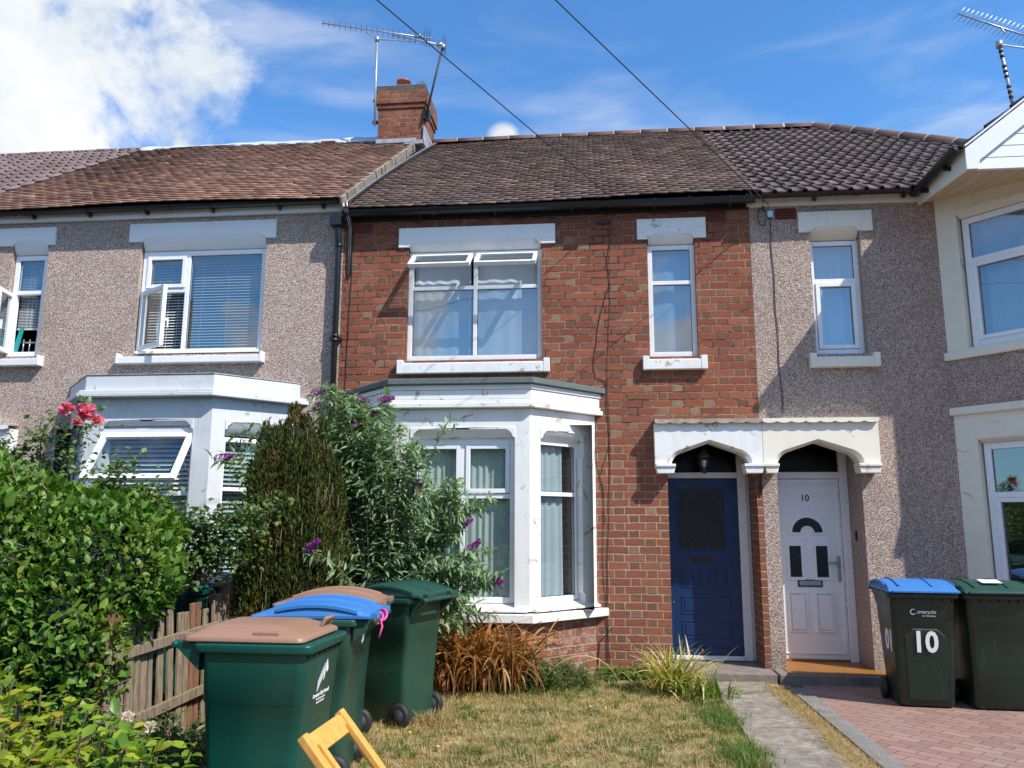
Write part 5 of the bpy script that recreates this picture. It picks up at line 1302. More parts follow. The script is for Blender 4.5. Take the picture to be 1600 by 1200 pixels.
# ------------------------------------------------------------------ folding chair (only its back frame reaches into the picture)
def chair():
    c0 = Vector((-.7, -5.95, 0)); e = empty('folding_chair', c0, R(0), label='varnished wooden folding chair frame tipped on its side by the nearest bin', category='chair')
    # frame axes: across the back, along the long rails, thickness
    tl = Vector(CH_TL); tr = Vector(CH_TR); dn = Vector(CH_DN)
    u = (tr-tl).normalized(); v = (dn-u*dn.dot(u)).normalized(); n = u.cross(v).normalized(); W = (tr-tl).length
    if n.dot(Vector((1, -2.9, .74))) < 0: n = -n
    fr = Frame(tl, u, n, -v)
    def part(nm, f_): m = MB(fr); f_(m); m.obj(nm, M['chair_wood'], e, .005)
    part('side_rail', lambda m: m.box(-.022, .016, -.014, .018, -.95, .012))
    part('side_rail', lambda m: m.box(W-.016, W+.022, -.014, .018, -.95, .012))
    part('top_rail', lambda m: m.prism([(.012, -.075), (W-.012, -.075), (W-.012, -.005), (W-.03, .004), (.03, .004), (.012, -.005)], -.008, .010))
    part('leg', lambda m: m.box(.016, .040, .004, .030, -.90, -.045))
    part('leg', lambda m: m.box(W-.040, W-.016, .004, .030, -.90, -.045))
    part('stretcher', lambda m: m.box(.03, W-.03, .006, .024, -.80, -.77))
    part('seat', lambda m: [m.box(.04, W-.04, -.008, .008, -.50-.045*i, -.465-.045*i) for i in range(6)])
    m = MB(fr)
    for a in (.028, W-.028): m.lathe([(.006, .03), (.006, .034)], (a, 0, -.45), 8, 'd')
    m.obj('bolt', M['galv'], e)
CH_TL, CH_TR, CH_DN = (-1.008, -6.066, .858), (-.979, -5.76, .872), (.160, -.003, -.188)
chair()

# ------------------------------------------------------------------ plants
def rot_frames(D, N):
    D = D/np.linalg.norm(D, axis=1, keepdims=True); S = np.cross(D, N); l = np.linalg.norm(S, axis=1, keepdims=True); l[l < 1e-6] = 1; S = S/l
    return D, S, np.cross(S, D)
LEAF6 = (np.array([[0, 0, 0], [.35, .5, .10], [.35, 0, 0], [.35, -.5, .10], [.72, .36, .06], [.72, 0, -.03], [.72, -.36, .06], [1, 0, -.10]]),
         np.array([[0, 2, 1, 1], [0, 3, 2, 2], [1, 2, 5, 4], [2, 3, 6, 5], [4, 5, 7, 7], [5, 6, 7, 7]]))
LEAF2 = (np.array([[0, 0, 0], [.45, .5, .10], [1, 0, -.06], [.45, -.5, .10]]), np.array([[0, 2, 1], [0, 3, 2]]))
def leaf_mesh(name, P, D, N, Ls, Ws, mat, parent=None, tmpl=LEAF2, **tags):
    T, Fc = tmpl; D, S, Nn = rot_frames(D, N); n = len(P); k = len(T)
    V = P[:, None, :]+D[:, None, :]*(T[None, :, 0, None]*Ls[:, None, None])+S[:, None, :]*(T[None, :, 1, None]*Ws[:, None, None])+Nn[:, None, :]*(T[None, :, 2, None]*Ls[:, None, None])
    b = (np.arange(n)*k)[:, None, None]
    if Fc.shape[1] == 4:
        tri = Fc[Fc[:, 2] == Fc[:, 3]][:, :3]; quad = Fc[Fc[:, 2] != Fc[:, 3]]
        F_ = [(b+quad[None]).reshape(-1, 4), (b+tri[None]).reshape(-1, 3)]
    else: F_ = (b+Fc[None]).reshape(-1, 3)
    return np_mesh(name, V.reshape(-1, 3), F_, mat, parent, **tags)
def unit(n): v = rng.normal(size=(n, 3)); return v/np.linalg.norm(v, axis=1, keepdims=True)
def lump(P, f=3.0, seed=0): return (np.sin(P[:, 0]*f+seed)+np.sin(P[:, 1]*f*1.1+seed*2+1)+np.sin(P[:, 2]*f*1.27+seed*3+2)+np.sin((P[:, 0]+P[:, 2])*f*2.1+seed)*.6+np.sin((P[:, 1]-P[:, 2])*f*2.3)*.6)/4.2
def blob_points(ells, n, shell=.24, lumpf=4.0, lumpa=.10, seed=0, zmin=.0, yfront=None):
    ells = np.array(ells, float); w = (ells[:, 3]*ells[:, 4]+ells[:, 4]*ells[:, 5]+ells[:, 3]*ells[:, 5]); w /= w.sum()
    out = []; nor = []
    while sum(len(o) for o in out) < n:
        m = n; i = rng.choice(len(ells), m, p=w); d = unit(m); e = ells[i]
        surf = e[:, :3]+d*e[:, 3:6]; r = 1-np.abs(rng.normal(0, shell*.55, m)); r = r*(1+lumpa*lump(surf, lumpf, seed))
        P = e[:, :3]+d*e[:, 3:6]*r[:, None]
        ok = (P[:, 2] > zmin)&(r > .35)
        for q in range(len(ells)):
            dd = (((P-ells[q, :3])/ells[q, 3:6])**2).sum(1); ok &= ~((dd < .62)&(i != q))
        if yfront is not None: ok &= yfront(P)
        nn = d/e[:, 3:6]; nn /= np.linalg.norm(nn, axis=1, keepdims=True)
        out.append(P[ok]); nor.append(nn[ok])
    return np.concatenate(out)[:n], np.concatenate(nor)[:n]
def core(name, ells, k, parent, mat=None):
    bm = bmesh.new()
    for e in ells:
        m = Matrix.Translation(e[:3]) @ Matrix.Diagonal((e[3]*k, e[4]*k, e[5]*k, 1)); r = bmesh.ops.create_icosphere(bm, subdivisions=3, radius=1, matrix=m)
        for v in r['verts']:
            p = v.co; c = Vector(e[:3]); v.co = c+(p-c)*(1+.12*math.sin(p.x*11+p.z*7)+.08*math.sin(p.y*13-p.z*9)); v.co.z = max(v.co.z, .01)
    me = bpy.data.meshes.new(name); bm.to_mesh(me); bm.free(); me.materials.append(mat or M['core_shade'])
    o = bpy.data.objects.new(name, me); COL.objects.link(o); put_under(o, parent); return o
def ribbons(name, base, az, L, W, th0, bend, mat, parent=None, segs=7, twist=0.0, taper=.15, curl=None, **tags):
    """arched blades: base (n,3), azimuth, length, width, start angle from vertical, total bend"""
    n = len(base); s = np.linspace(0, 1, segs+1); P = np.zeros((n, segs+1, 3)); P[:, 0] = base
    h = np.stack([np.cos(az), np.sin(az), 0*az], 1); sd = np.stack([-np.sin(az), np.cos(az), 0*az], 1)
    for i in range(segs):
        a = th0+bend*(s[i]**1.2); st = (L/segs)[:, None]; P[:, i+1] = P[:, i]+st*(h*np.sin(a)[:, None]+np.array([0, 0, 1])*np.cos(a)[:, None])
    wf = np.minimum(1, np.minimum(taper+s*5, (1-s)*1.9+.03)); tw = twist*s[None, :]*rng.normal(0, 1, n)[:, None]
    up = np.array([0, 0, 1.])
    off = (sd[:, None, :]*np.cos(tw)[..., None]+up*np.sin(tw)[..., None])*(W[:, None, None]*.5*wf[None, :, None])
    V = np.stack([P-off, P+off], 2).reshape(n, -1, 3); k = 2*(segs+1); b = (np.arange(n)*k)[:, None, None]
    Q = np.array([[2*i, 2*i+1, 2*i+3, 2*i+2] for i in range(segs)]); F_ = (b+Q[None]).reshape(-1, 4)
    o = np_mesh(name, V.reshape(-1, 3), F_, mat, parent, smooth=True, **tags); return o, P
def arr(*a): return np.array(a, float)

def hedge():
    e = empty('privet_hedge', (-4.4, -3.6, 0), label='large dense glossy green hedge at the left edge', category='hedge')
    E = [(-4.35, -3.75, 1.15, .98, .85, .93), (-5.4, -3.3, 1.15, 1.1, .9, 1.02), (-3.72, -3.35, 1.30, .55, .60, .52), (-4.6, -4.3, .75, 1.0, .7, .8), (-3.85, -4.1, .62, .45, .50, .60),
         (-4.75, -3.4, 1.75, .55, .5, .45), (-6.5, -3.2, 1.2, 1.0, .9, 1.0), (-3.45, -3.55, 1.22, .60, .5, .50), (-3.45, -3.9, .72, .42, .45, .62), (-3.7, -3.0, 1.5, .5, .5, .35), (-3.9, -4.6, .5, .6, .4, .5)]
    core('dark_core', E, .60, e)  # solid dark filler, painted as the shaded inside of the hedge
    P, N = blob_points(E, 50000, .36, 5.0, .13, 1, .05)
    D = N*.5+unit(len(P))*.75+arr(0, 0, .45); NN = N*.6+unit(len(P))*.55+arr(0, 0, .7)
    L = .03+.07*rng.random(len(P))**1.3*(.8+.4*(lump(P, 3, 2) > 0)); leaf_mesh('leaves', P, D, NN, L, L*rng.uniform(.45, .68, len(P)), M['hedge'], e, LEAF6)
    tw = MB(); r = random.Random(4); SH = []
    for i in range(150):
        q = P[r.randrange(len(P))]; a = Vector(q); d = Vector((r.uniform(-.5, .5), r.uniform(-.6, .1), r.uniform(-.1, 1))).normalized()
        tw.tube([a-d*.3, a, a+d*.17+Vector((0, 0, -.02))], [.005, .004, .002], 5)
    for i in range(60):   # shoots standing clear of the outline
        k = r.randrange(len(P)); a = Vector(P[k]); n_ = Vector(N[k]); t_ = a+n_*r.uniform(.10, .24)+Vector((0, 0, r.uniform(.0, .12)))
        tw.tube([a-n_*.1, t_], [.004, .002], 4); SH.extend([(a.lerp(t_, q/6), n_) for q in range(2, 7) for _ in (0, 1)])
    SP = np.array([p for p, _ in SH]); leaf_mesh('shoots', SP, unit(len(SP))+np.array([n_ for _, n_ in SH])*.5, unit(len(SP))*.5+arr(0, -.2, 1), rng.uniform(.03, .06, len(SP)), np.full(len(SP), .025), M['hedge'], e, LEAF6, kind='stuff')
    tw.obj('twigs', M['bark_pale'], e, kind='stuff')
hedge()
def rose():
    e = empty('rose_bush', (-4.2, -2.6, 0), label='climbing rose with striped pink blooms rising above the green hedge', category='rose bush')
    r = random.Random(12); st = MB(); P = []; D = []
    stems = [((-4.0, -2.9, 1.2), (-4.12, -3.05, 2.0), (-3.95, -3.1, 2.47)), ((-3.9, -2.9, 1.5), (-3.85, -3.1, 1.95), (-3.55, -3.1, 2.05)), ((-4.1, -2.9, 1.4), (-4.5, -3.0, 2.1), (-4.25, -3.1, 2.35)),
             ((-4.0, -2.9, 1.4), (-4.7, -3.0, 2.2), (-4.95, -3.1, 2.22)), ((-3.7, -2.9, 1.5), (-3.5, -3.0, 1.85), (-3.35, -3.0, 1.78)), ((-3.9, -2.9, 1.3), (-4.3, -3.1, 2.0), (-4.55, -3.1, 2.15)),
             ((-3.5, -2.3, 1.2), (-3.1, -2.4, 1.72), (-2.60, -2.5, 1.70)), ((-3.5, -2.3, 1.1), (-3.2, -2.4, 1.60), (-2.75, -2.5, 1.50)), ((-3.5, -2.3, 1.1), (-3.3, -2.4, 1.5), (-3.0, -2.5, 1.35)),
             ((-3.7, -2.3, 1.2), (-3.5, -2.4, 1.72), (-3.1, -2.5, 1.60)), ((-3.4, -2.3, 1.0), (-3.3, -2.4, 1.45), (-2.85, -2.5, 1.28)), ((-3.6, -2.3, .9), (-3.4, -2.4, 1.3), (-3.15, -2.5, 1.15)),
             ((-3.9, -2.4, 1.2), (-3.6, -2.5, 1.75), (-3.45, -2.6, 1.55)), ((-3.6, -2.3, 1.1), (-3.3, -2.45, 1.68), (-2.9, -2.5, 1.62))]
    for a, b, c in stems:
        a, b, c = map(Vector, (a, b, c)); pts = [a.lerp(b, t).lerp(b.lerp(c, t), t) for t in np.linspace(0, 1, 14)]; st.tube(pts, .006, 5)
        for p in pts[3:]:
            for q in range(30):
                P.append(p+Vector((r.gauss(0, .075), r.gauss(0, .07), r.gauss(0, .062)))); D.append((r.gauss(0, 1), r.gauss(0, 1), r.gauss(-.1, .6)))
    # base of the bush
    st.tube([(-3.9, -2.6, 0), (-3.95, -2.8, .8), (-4.0, -2.9, 1.4)], .02, 6); st.tube([(-3.7, -2.2, 0), (-3.6, -2.25, .7), (-3.5, -2.3, 1.2)], .02, 6)
    st.obj('stems', M['bark'], e)
    P = np.array(P); D = np.array(D); L = rng.uniform(.032, .068, len(P)); leaf_mesh('leaves', P, D, unit(len(P))*.6+arr(0, -.2, .9), L, L*.62, M['rose_leaf'], e, LEAF6)
    for c, rad in (((-3.93, -3.12, 2.44), .060), ((-4.09, -3.12, 2.46), .046), ((-3.85, -3.10, 2.37), .042), ((-3.97, -3.15, 2.36), .034)):
        n = 90; d = unit(n); f = Vector((.25, -.8, .5)).normalized(); d = d*.9+np.array(f)*.5; d /= np.linalg.norm(d, axis=1, keepdims=True); pp = arr(*c)+d*rad*rng.uniform(.2, .85, n)[:, None]
        leaf_mesh('bloom', pp, d+unit(n)*.6, unit(n)*.5+np.array(f), rng.uniform(.7, 1.1, n)*rad*.75, rng.uniform(.7, 1.1, n)*rad*.9, M['rose_pink'], e, LEAF6)
    for c in ((-4.75, -3.2, 2.05), (-4.86, -3.3, 2.0), (-4.83, -3.3, 2.12)):
        n = 50; d = unit(n); leaf_mesh('bloom', arr(*c)+d*.02, d, unit(n), np.full(n, .03), np.full(n, .03), M['orange_fl'], e)
rose()
def conifer():
    e = empty('conifer', (-2.72, -1.75, 0), label='brownish columnar conifer between the bins and the left house', category='conifer')
    r = random.Random(8); pl = [(-2.78, -1.75, .17, 2.66), (-2.66, -1.72, .16, 2.58), (-2.90, -1.78, .17, 2.50), (-2.74, -1.90, .18, 2.52), (-2.56, -1.85, .17, 2.42)]
    for k in range(34):
        q = 2*math.pi*k/17+r.uniform(-.12, .12); d = r.uniform(.24, .33) if k < 17 else r.uniform(.36, .45)
        hgt = (r.uniform(2.22, 2.52) if k < 17 else r.uniform(1.45, 2.2))-(.0 if math.cos(q) < 0 else .0)
        pl.append((-2.74+d*math.cos(q), -1.77+d*.85*math.sin(q), r.uniform(.11, .165), hgt))
    pl = np.array(pl); n = 95000; i = rng.choice(len(pl), n, p=pl[:, 2]*pl[:, 3]/(pl[:, 2]*pl[:, 3]).sum()); e4 = pl[i]
    u = rng.random(n)**.9; z = .05+u*(e4[:, 3]-.05); az = rng.uniform(0, 2*math.pi, n)
    rr = e4[:, 2]*np.minimum(1, ((1-u)*3.2+.02))**.6*(1-np.abs(rng.normal(0, .22, n)))*(1+.18*np.sin(z*13+i)+.12*np.sin(az*4+z*7+i))
    P = np.stack([e4[:, 0]+.10*(z/2.4)*(e4[:, 0]+2.74)*-.8+rr*np.cos(az), e4[:, 1]+rr*np.sin(az), z+rng.normal(0, .02, n)], 1)
    keep = (np.sin(az*2+z*3.2+i*1.7)+rng.normal(0, .7, n) > -1.35)&(P[:, 1] < -1.55+rng.normal(0, .1, n)); P = P[keep]; az = az[keep]
    D = np.stack([np.cos(az)*.42, np.sin(az)*.42, np.ones(len(P))], 1)+unit(len(P))*.42; L = rng.uniform(.028, .062, len(P))
    leaf_mesh('foliage', P, D, np.stack([np.cos(az), np.sin(az), .2+0*az], 1)+unit(len(P))*.8, L, L*.30, M['conifer'], e)
    m = MB(); k = 26; rings = []
    for zz in np.linspace(.05, 2.45, 22):
        rr = float(np.interp(zz, [0, .4, 1.2, 1.9, 2.3, 2.5], [.36, .38, .38, .26, .14, .04])); rings.append([(-2.72+rr*(1+.12*math.sin(5*q/k*2*math.pi+zz*3))*math.cos(q/k*2*math.pi), -1.75+rr*.85*math.sin(q/k*2*math.pi), zz) for q in range(k)])
    m.loft(rings); m.obj('dark_core', M['core_shade'], e)  # dark filler shape giving the crown its painted inner shade
    t = MB(); r = random.Random(2)
    for i in range(70):
        q = r.uniform(math.pi*1.05, math.pi*1.95); zz = r.uniform(.3, 2.4); rr = float(np.interp(zz, [0, 1.2, 1.9, 2.3, 2.5], [.50, .55, .42, .26, .16])); p = Vector((-2.72+rr*math.cos(q), -1.75+rr*.85*math.sin(q), zz)); t.tube([p-Vector((0, 0, .12)), p+Vector((.01, -.01, .06))], [.004, .002], 4)
    t.obj('dead_twigs', M['bark_pale'], e, kind='stuff')
    t = MB(); t.tube([(-2.72, -1.75, 0), (-2.72, -1.75, 1.2)], .06, 8); t.obj('trunk', M['bark'], e)
conifer()
def buddleia():
    e = empty('buddleia', (-1.95, -1.25, 0), label='butterfly bush with purple flower spikes growing in front of the white bay', category='shrub')
    r = random.Random(21); tips = []; st = MB(); P = []; D = []; N = []; base = Vector((-2.0, -1.25, .0))
    flowers = [(-2.75, -1.35, 2.86), (-2.70, -1.4, 2.72), (-2.32, -1.3, 2.80), (-2.06, -1.35, 2.78), (-2.22, -1.3, 2.64), (-2.35, -1.4, 2.56), (-1.72, -1.5, 1.89), (-1.24, -1.45, 1.56), (-1.14, -1.5, 1.35), (-.93, -1.4, 1.08), (-2.45, -2.15, 1.36), (-3.6, -1.55, 2.20)]
    tips = [Vector(f) for f in flowers]; nf = len(tips)
    while len(tips) < 180:
        s = r.random(); a = r.uniform(-1, 1)
        z = .55+2.35*r.random()**.8
        half = .84 if z < 1.6 else .84-(z-1.6)*.42
        x = -1.93-(z-1.2)*.22+half*r.uniform(-.92, 1.0)**1.0; y = -1.30+r.uniform(-.42, .28)
        if z > 2.65 and x > -2.0: continue
        tips.append(Vector((x, y, z)))
    tips += [Vector((-3.45, -1.5, 2.42)), Vector((-3.5, -1.5, 2.25)), Vector((-3.35, -1.5, 2.5)), Vector((-3.4, -1.5, 2.05)), Vector((-1.35, -1.5, 2.55)), Vector((-1.2, -1.5, 1.86)), Vector((-.95, -1.45, 1.85)), Vector((-1.05, -1.4, 1.0)), Vector((-.85, -1.4, 1.15)), Vector((-1.1, -1.5, .85))]+[Vector((r.uniform(-1.5, -.95), r.uniform(-1.6, -1.3), r.uniform(.8, 2.0))) for _ in range(22)]
    for i, t_ in enumerate(tips):
        b = base+Vector((r.gauss(0, .13), r.gauss(0, .1), 0)); mid = Vector((b.x*.55+t_.x*.45, b.y*.5+t_.y*.5, t_.z*.72+.25)); 
        if t_.x < -3 and i >= nf: mid = Vector((-3.0, -1.45, 2.2))
        pts = [b.lerp(mid, t).lerp(mid.lerp(t_, t), t) for t in np.linspace(0, 1, 26)]
        st.tube(pts, [.010-.0075*k/25 for k in range(26)], 5)
        for k in range(7, 26):
            tang = (pts[min(k+1, 25)]-pts[k-1]).normalized(); side = tang.cross(Vector((r.gauss(0, 1), r.gauss(0, 1), r.gauss(0, 1)))).normalized()
            dens = 3 if k > 12 else 2
            for q in range(dens):
                for sg in (-1, 1):
                    P.append(pts[k]+Vector((r.gauss(0, .016), r.gauss(0, .016), r.gauss(0, .016)))); D.append(side*sg*.75+tang*.55+Vector((r.gauss(0, .3), r.gauss(0, .3), r.gauss(-.35, .3)))); N.append(Vector((r.gauss(0, .4), r.gauss(-.2, .4), 1)))
                side = tang.cross(side).normalized()
    st.obj('stems', M['bark_pale'], e)
    P = np.array(P); D = np.array(D); N = np.array(N); L = rng.uniform(.06, .135, len(P))
    T = (np.array([[0, 0, 0], [.3, .5, .03], [.3, 0, 0], [.3, -.5, .03], [.68, .36, -.05], [.68, 0, -.08], [.68, -.36, -.05], [1, 0, -.24]]), LEAF6[1])
    leaf_mesh('leaves', P, D, N, L, L*.25, M['budd_leaf'], e, T)
    for i, f in enumerate(tips[:nf]):
        n = 260; ax = Vector((r.uniform(.2, 1), r.uniform(-.4, .1), r.uniform(-.15, .5))).normalized(); Ls = r.uniform(.13, .19)
        s = rng.random(n); rad = .032*(1-s*.75); q = unit(n); pp = np.array(f)+np.outer(s*Ls, np.array(ax))+q*rad[:, None]
        leaf_mesh('flower_spike', pp, q, unit(n), np.full(n, .017), np.full(n, .016), M['purple'], e)
buddleia()
def gold_shrub():
    e = empty('golden_shrub', (-2.2, -5.75, 0), label='low shrub of large yellow green leaves at the bottom left corner', category='shrub')
    r = random.Random(31); st = MB(); P = []; D = []
    for i in range(230):
        b = Vector((r.uniform(-3.3, -2.02), r.uniform(-6.0, -5.1), .0)); 
        h = .50+.42*r.random()*min(1, max(.15, (-1.80-b.x)/.9))
        t_ = b+Vector((r.uniform(-.12, .2), r.uniform(-.15, .1), h)); pts = [b.lerp(t_, k/9)+Vector((0, 0, 0)) for k in range(10)]; st.tube(pts, .004, 5)
        for k in range(2, 10):
            for q in range(3): P.append(pts[k]+Vector((r.gauss(0, .015), r.gauss(0, .015), r.gauss(0, .01)))); D.append((r.gauss(0, 1), r.gauss(0, 1), r.gauss(.35, .3)))
    st.obj('stems', M['bark'], e); P = np.array(P); D = np.array(D); L = rng.uniform(.05, .10, len(P)); leaf_mesh('leaves', P, D, unit(len(P))*.35+arr(0, -.1, 1), L, L*.52, M['gold_leaf'], e, LEAF6)
    for c in ((-1.93, -5.6, .80), (-1.80, -5.65, .775)):
        n = 40; d = unit(n); leaf_mesh('bloom', arr(*c)+d*.008, d+arr(0, -.2, .5), unit(n), np.full(n, .022), np.full(n, .02), M['pale_fl'], e)
gold_shrub()
def herb(name, x0, x1, y0, y1, h0, h1, n, mat, label, cat, leafL=(.015, .035), seed=1, asp=.6):
    e = empty(name, ((x0+x1)/2, (y0+y1)/2, 0), label=label, category=cat); r = random.Random(seed); st = MB(); P = []; D = []
    for i in range(n):
        cx, cy = r.uniform(-1, 1), r.uniform(-1, 1)
        if cx*cx+cy*cy > 1: continue
        b = Vector(((x0+x1)/2+cx*(x1-x0)/2, (y0+y1)/2+cy*(y1-y0)/2, .01)); h = h0+(h1-h0)*r.random()*(1-.6*(cx*cx+cy*cy)); t_ = b+Vector((r.gauss(0, .07), r.gauss(0, .07), h))
        st.tube([b, t_], .0025, 4)
        for k in range(max(4, int(h/.022))):
            p = b.lerp(t_, (k+1)/max(4, int(h/.022)))
            for q in range(2): P.append(p+Vector((r.gauss(0, .012), r.gauss(0, .012), r.gauss(0, .006)))); D.append((r.gauss(0, 1), r.gauss(0, 1), r.gauss(.2, .35)))
    st.obj('stems', M['bark'], e); P = np.array(P); D = np.array(D); L = rng.uniform(*leafL, len(P)); leaf_mesh('leaves', P, D, unit(len(P))*.5+arr(0, -.2, 1), L, L*asp, mat, e, LEAF6); return e
herb('weeds', -3.05, -2.15, -5.0, -3.6, .18, .48, 420, M['weed'], 'green weeds growing at the foot of the picket fence', 'weeds', (.02, .045), 2)
herb('weeds', -1.25, -.42, -1.12, -.76, .12, .46, 170, M['weed'], 'dark green leafy weed growing through the dead orange leaves', 'weeds', (.02, .045), 3)
herb('fern_weed', -.55, -.02, -.95, -.48, .10, .30, 260, M['grass_green'], 'feathery bright green weed clump against the brick bay base', 'weed clump', (.02, .05), 5, .18)
herb('weeds', .0, .62, -.42, -.10, .05, .14, 150, M['weed'], 'low broad leaved weeds along the foot of the brick wall', 'weeds', (.03, .06), 6)
def dead_plant():
    e = empty('dead_montbretia', (-1.12, -1.0, 0), label='dead plant of arching orange brown strap leaves under the bay window', category='dead plant')
    n = 480; b = np.stack([rng.normal(-1.14, .23, n), rng.normal(-1.0, .13, n), np.full(n, .02)], 1); az = rng.uniform(0, 2*math.pi, n); L = rng.uniform(.5, 1.2, n)
    ribbons('leaves', b, az, L, rng.uniform(.012, .034, n), np.abs(rng.normal(.12, .12, n)), rng.uniform(1.3, 3.4, n), M['dead'], e, 11, .9)
    n = 60; b = np.stack([rng.normal(-.95, .15, n), rng.normal(-1.0, .1, n), np.full(n, .02)], 1)
    ribbons('green_leaves', b, rng.uniform(0, 6.3, n), rng.uniform(.3, .7, n), rng.uniform(.006, .013, n), np.abs(rng.normal(.1, .1, n)), rng.uniform(.5, 2., n), M['iris'], e, 9, .5)
dead_plant()
def iris():
    for (x, y, n, Lr, lab) in ((.74, -.86, 230, (.30, .60), 'clump of yellow green strap leaves with cream edges left of the doorstep'), (1.02, -1.15, 45, (.18, .36), 'smaller green strap leaf clump beside the concrete path')):
        e = empty('iris_clump', (x, y, 0), label=lab, category='plant')
        b = np.stack([rng.normal(x, .10, n), rng.normal(y, .07, n), np.full(n, .02)], 1); az = rng.uniform(0, 2*math.pi, n)
        ribbons('leaves', b, az, rng.uniform(*Lr, n), rng.uniform(.014, .032, n), np.abs(rng.normal(.45, .3, n)), rng.uniform(.4, 2.2, n), M['iris'] if n > 100 else M['grass_green'], e, 9, .4)
        m = MB(); r = random.Random(n)
        for i in range(3 if n > 100 else 1):
            a = Vector((x+r.gauss(0, .1), y+r.gauss(0, .06), 0)); t_ = a+Vector((r.gauss(0, .15), r.gauss(0, .08), r.uniform(.3, .52))); m.tube([a, a.lerp(t_, .6)+Vector((0, 0, .05)), t_], .0035, 5); m.lathe([(.0, -.02), (.009, 0), (.0, .02)], tuple(t_), 6)
        m.obj('flower_stalks', M['straw'], e)
iris()
def grass():
    def patchy(X, Y): P = np.stack([X, Y, 0*X], 1); return lump(P, 2.2, 3)+.5*lump(P, 6.1, 5)
    def zl(X, Y): return .012+.010*np.sin(X*5.1+1)*np.cos(Y*4.3)+.03*np.clip((Y+1.1)/1.1, 0, 1)-.004
    n = 120000; X = rng.uniform(-3.05, 1.18, n); Y = -.55-(rng.random(n)**1.15)*5.2
    thin = patchy(X, Y)+rng.normal(0, .3, n) > -.75; inb = ~((X < -2.1)&(rng.random(n) < .5)); k = thin&inb; X, Y = X[k], Y[k]; n = len(X)
    g = patchy(X+3, Y-2)+rng.normal(0, .35, n)-.50+1.2*np.exp(-((Y+.75)/.35)**2)+.9*np.exp(-((X-1.1)/.14)**2)
    for nm, sel, mat, lo, hi in (('dry_grass', g <= .28, M['grass'], .022, .058), ('green_grass', g > .28, M['grass_green'], .03, .085)):
        x, y = X[sel], Y[sel]; m = len(x)
        ribbons(nm, np.stack([x, y, zl(x, y)], 1), rng.uniform(0, 6.28, m), rng.uniform(lo, hi, m), rng.uniform(.0028, .0055, m), np.abs(rng.normal(.5, .4, m)), rng.uniform(.2, 1.3, m), mat, None, 3, .5, kind='stuff')
    # tussocks: blades fanning out of shared roots
    nt = 1500; cx = rng.uniform(-3.0, 1.16, nt); cy = -.55-rng.random(nt)*4.6; big = rng.random(nt) < .12+.45*(patchy(cx+1, cy) > .35)+.7*np.exp(-((cy+.8)/.35)**2)
    for nm, sel, mat, lo, hi, k in (('green_tussock', big, M['grass_green'], .05, .13, 26), ('dry_tussock', ~big, M['straw'], .035, .085, 22)):
        x = np.repeat(cx[sel], k); y = np.repeat(cy[sel], k); m = len(x); x = x+rng.normal(0, .014, m); y = y+rng.normal(0, .014, m)
        ribbons(nm, np.stack([x, y, zl(x, y)], 1), rng.uniform(0, 6.28, m), rng.uniform(lo, hi, m), rng.uniform(.003, .006, m), np.abs(rng.normal(.55, .35, m)), rng.uniform(.3, 1.6, m), mat, None, 4, .5, kind='stuff')
    m = 2600; q = rng.integers(0, 60, m); gx = rng.uniform(-2.0, 1.1, 60); gy = rng.uniform(-3.6, -.8, 60); x = gx[q]+rng.normal(0, .05, m); y = gy[q]+rng.normal(0, .05, m)
    leaf_mesh('clover', np.stack([x, y, zl(x, y)+rng.uniform(.012, .035, m)], 1), unit(m)*[1, 1, .3], unit(m)*.4+arr(0, 0, 1), rng.uniform(.012, .03, m), rng.uniform(.010, .018, m), M['weed'], None, LEAF6, kind='stuff')
    # straw litter on the verge strip
    m = 12000; x = rng.normal(1.77, .065, m)+.04*np.sin(rng.uniform(-4.4, -.45, m)*7); y = rng.uniform(-4.4, -.45, m); x = np.clip(x, 1.5, 1.93)
    ribbons('straw_litter', np.stack([x, y, np.where(x < 1.71, .038, .01)], 1), rng.uniform(0, 6.28, m), rng.uniform(.03, .09, m), rng.uniform(.002, .004, m), rng.uniform(.9, 1.5, m), rng.uniform(0, .5, m), M['straw'], None, 3, .5, kind='stuff')
    m = 420; x = rng.normal(1.68, .06, m); y = rng.choice([-.9, -1.35, -1.9, -2.6, -.55], m)+rng.normal(0, .09, m)
    ribbons('verge_grass', np.stack([x, y, np.full(m, .01)], 1), rng.uniform(0, 6.28, m), rng.uniform(.03, .09, m), rng.uniform(.002, .005, m), np.abs(rng.normal(.5, .3, m)), rng.uniform(.2, 1.2, m), M['grass_green'], None, 4, .5, kind='stuff')
    # dandelions
    fl = MB()
    for p in ((-1.38, -2.75), (-.05, -1.75), (.08, -1.8), (-1.1, -3.1)): fl.lathe([(.0, .055), (.014, .06), (.010, .068), (.0, .07)], (p[0], p[1], 0), 8)
    fl.obj('yellow_flowers', mk_plain('yellow_petals', (.75, .48, .02), .6), None, kind='stuff')
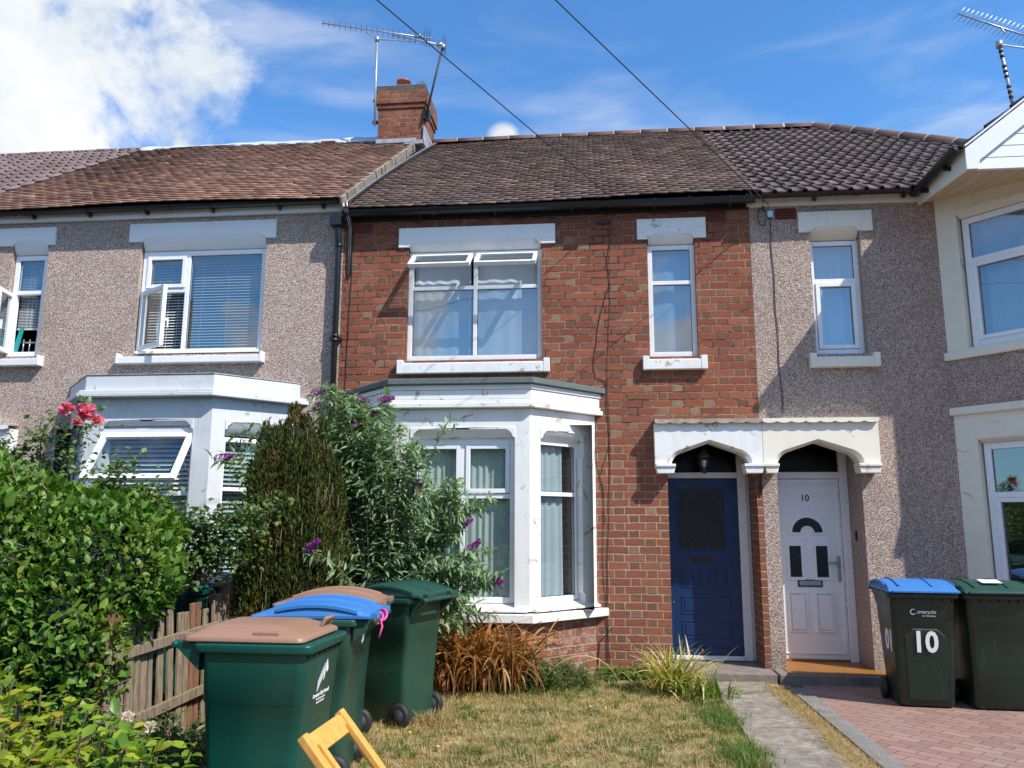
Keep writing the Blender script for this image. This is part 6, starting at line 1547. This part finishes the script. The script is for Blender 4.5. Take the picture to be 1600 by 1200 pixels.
    for (cx, cy, sx, sy, n, lo, hi, lab) in ((1.02, -1.95, .075, .42, 1700, .04, .12, 'long green grass tuft spilling onto the concrete path edge'), (1.02, -3.0, .07, .30, 1100, .05, .14, 'green grass tuft by the path at the bottom of the picture'), (-1.32, -2.30, .10, .12, 500, .06, .16, 'pale grass tuft around the wheel of the tall green bin')):
        x = rng.normal(cx, sx, n); y = rng.normal(cy, sy*.6, n)
        ribbons('grass_tuft', np.stack([x, y, np.full(n, .01)], 1), rng.uniform(0, 6.28, n), rng.uniform(lo, hi, n), rng.uniform(.003, .006, n), np.abs(rng.normal(.35, .3, n)), rng.uniform(.5, 2.0, n), M['grass_green'] if cx > 0 else M['straw'], None, 5, .4, **(dict(label=lab, category='grass tuft') if cx > 0 else dict(kind='stuff')))
grass()
# ------------------------------------------------------------------ the far side of the street (seen in the window glass)
def across():
    r = random.Random(9)
    for i, x in enumerate((-14, -3.5, 8, 18)):
        e = empty('garden_tree', (x, -23, 0), label=['broad garden tree at the left end across the street', 'tall garden tree second from the left across the street', 'garden tree third from the left across the street', 'spreading garden tree at the right end across the street'][i], category='tree', group='trees across the street')
        E = [(x+r.uniform(-1, 1), -23+r.uniform(-.6, .6), 3.0+q*.8, 2.0-q*.2, 1.6, 1.5) for q in range(3)]
        P, N = blob_points(E, 2600, .3, 1.5, .15, i, 1.0); L = rng.uniform(.25, .4, len(P)); leaf_mesh('crown', P, N*.4+unit(len(P)), unit(len(P)), L, L*.6, M['hedge'], e)
        t = MB(); t.tube([(x, -23, 0), (x, -23, 2.8)], [.2, .12], 8); t.obj('trunk', M['bark'], e)
    h = empty('opposite_terrace', (0, -32, 0), label='row of brick houses with tiled roof across the street', category='house')
    m = MB(); wall_panel(m, Frame((0, -28, 0), (1, 0, 0), (0, 1, 0)), -40, 40, 0, 5.2, [(x+o, x+o+1.3, z, z+1.3, .1) for x in range(-36, 36, 6) for o in (0, 2.6) for z in (1, 3.4)]); m.obj('wall', M['pebble'], h)
    m = MB(); m.add([(-40, -27.7, 5.2), (40, -27.7, 5.2), (40, -32, 8.2), (-40, -32, 8.2)], [(0, 1, 2, 3)]); m.obj('roof', M['browntile'], h)
    m = MB(); m.box(-40, 40, -28.25, -28.12, 0.1, 5.0); m.obj('windows', M['dark'], h)
across()
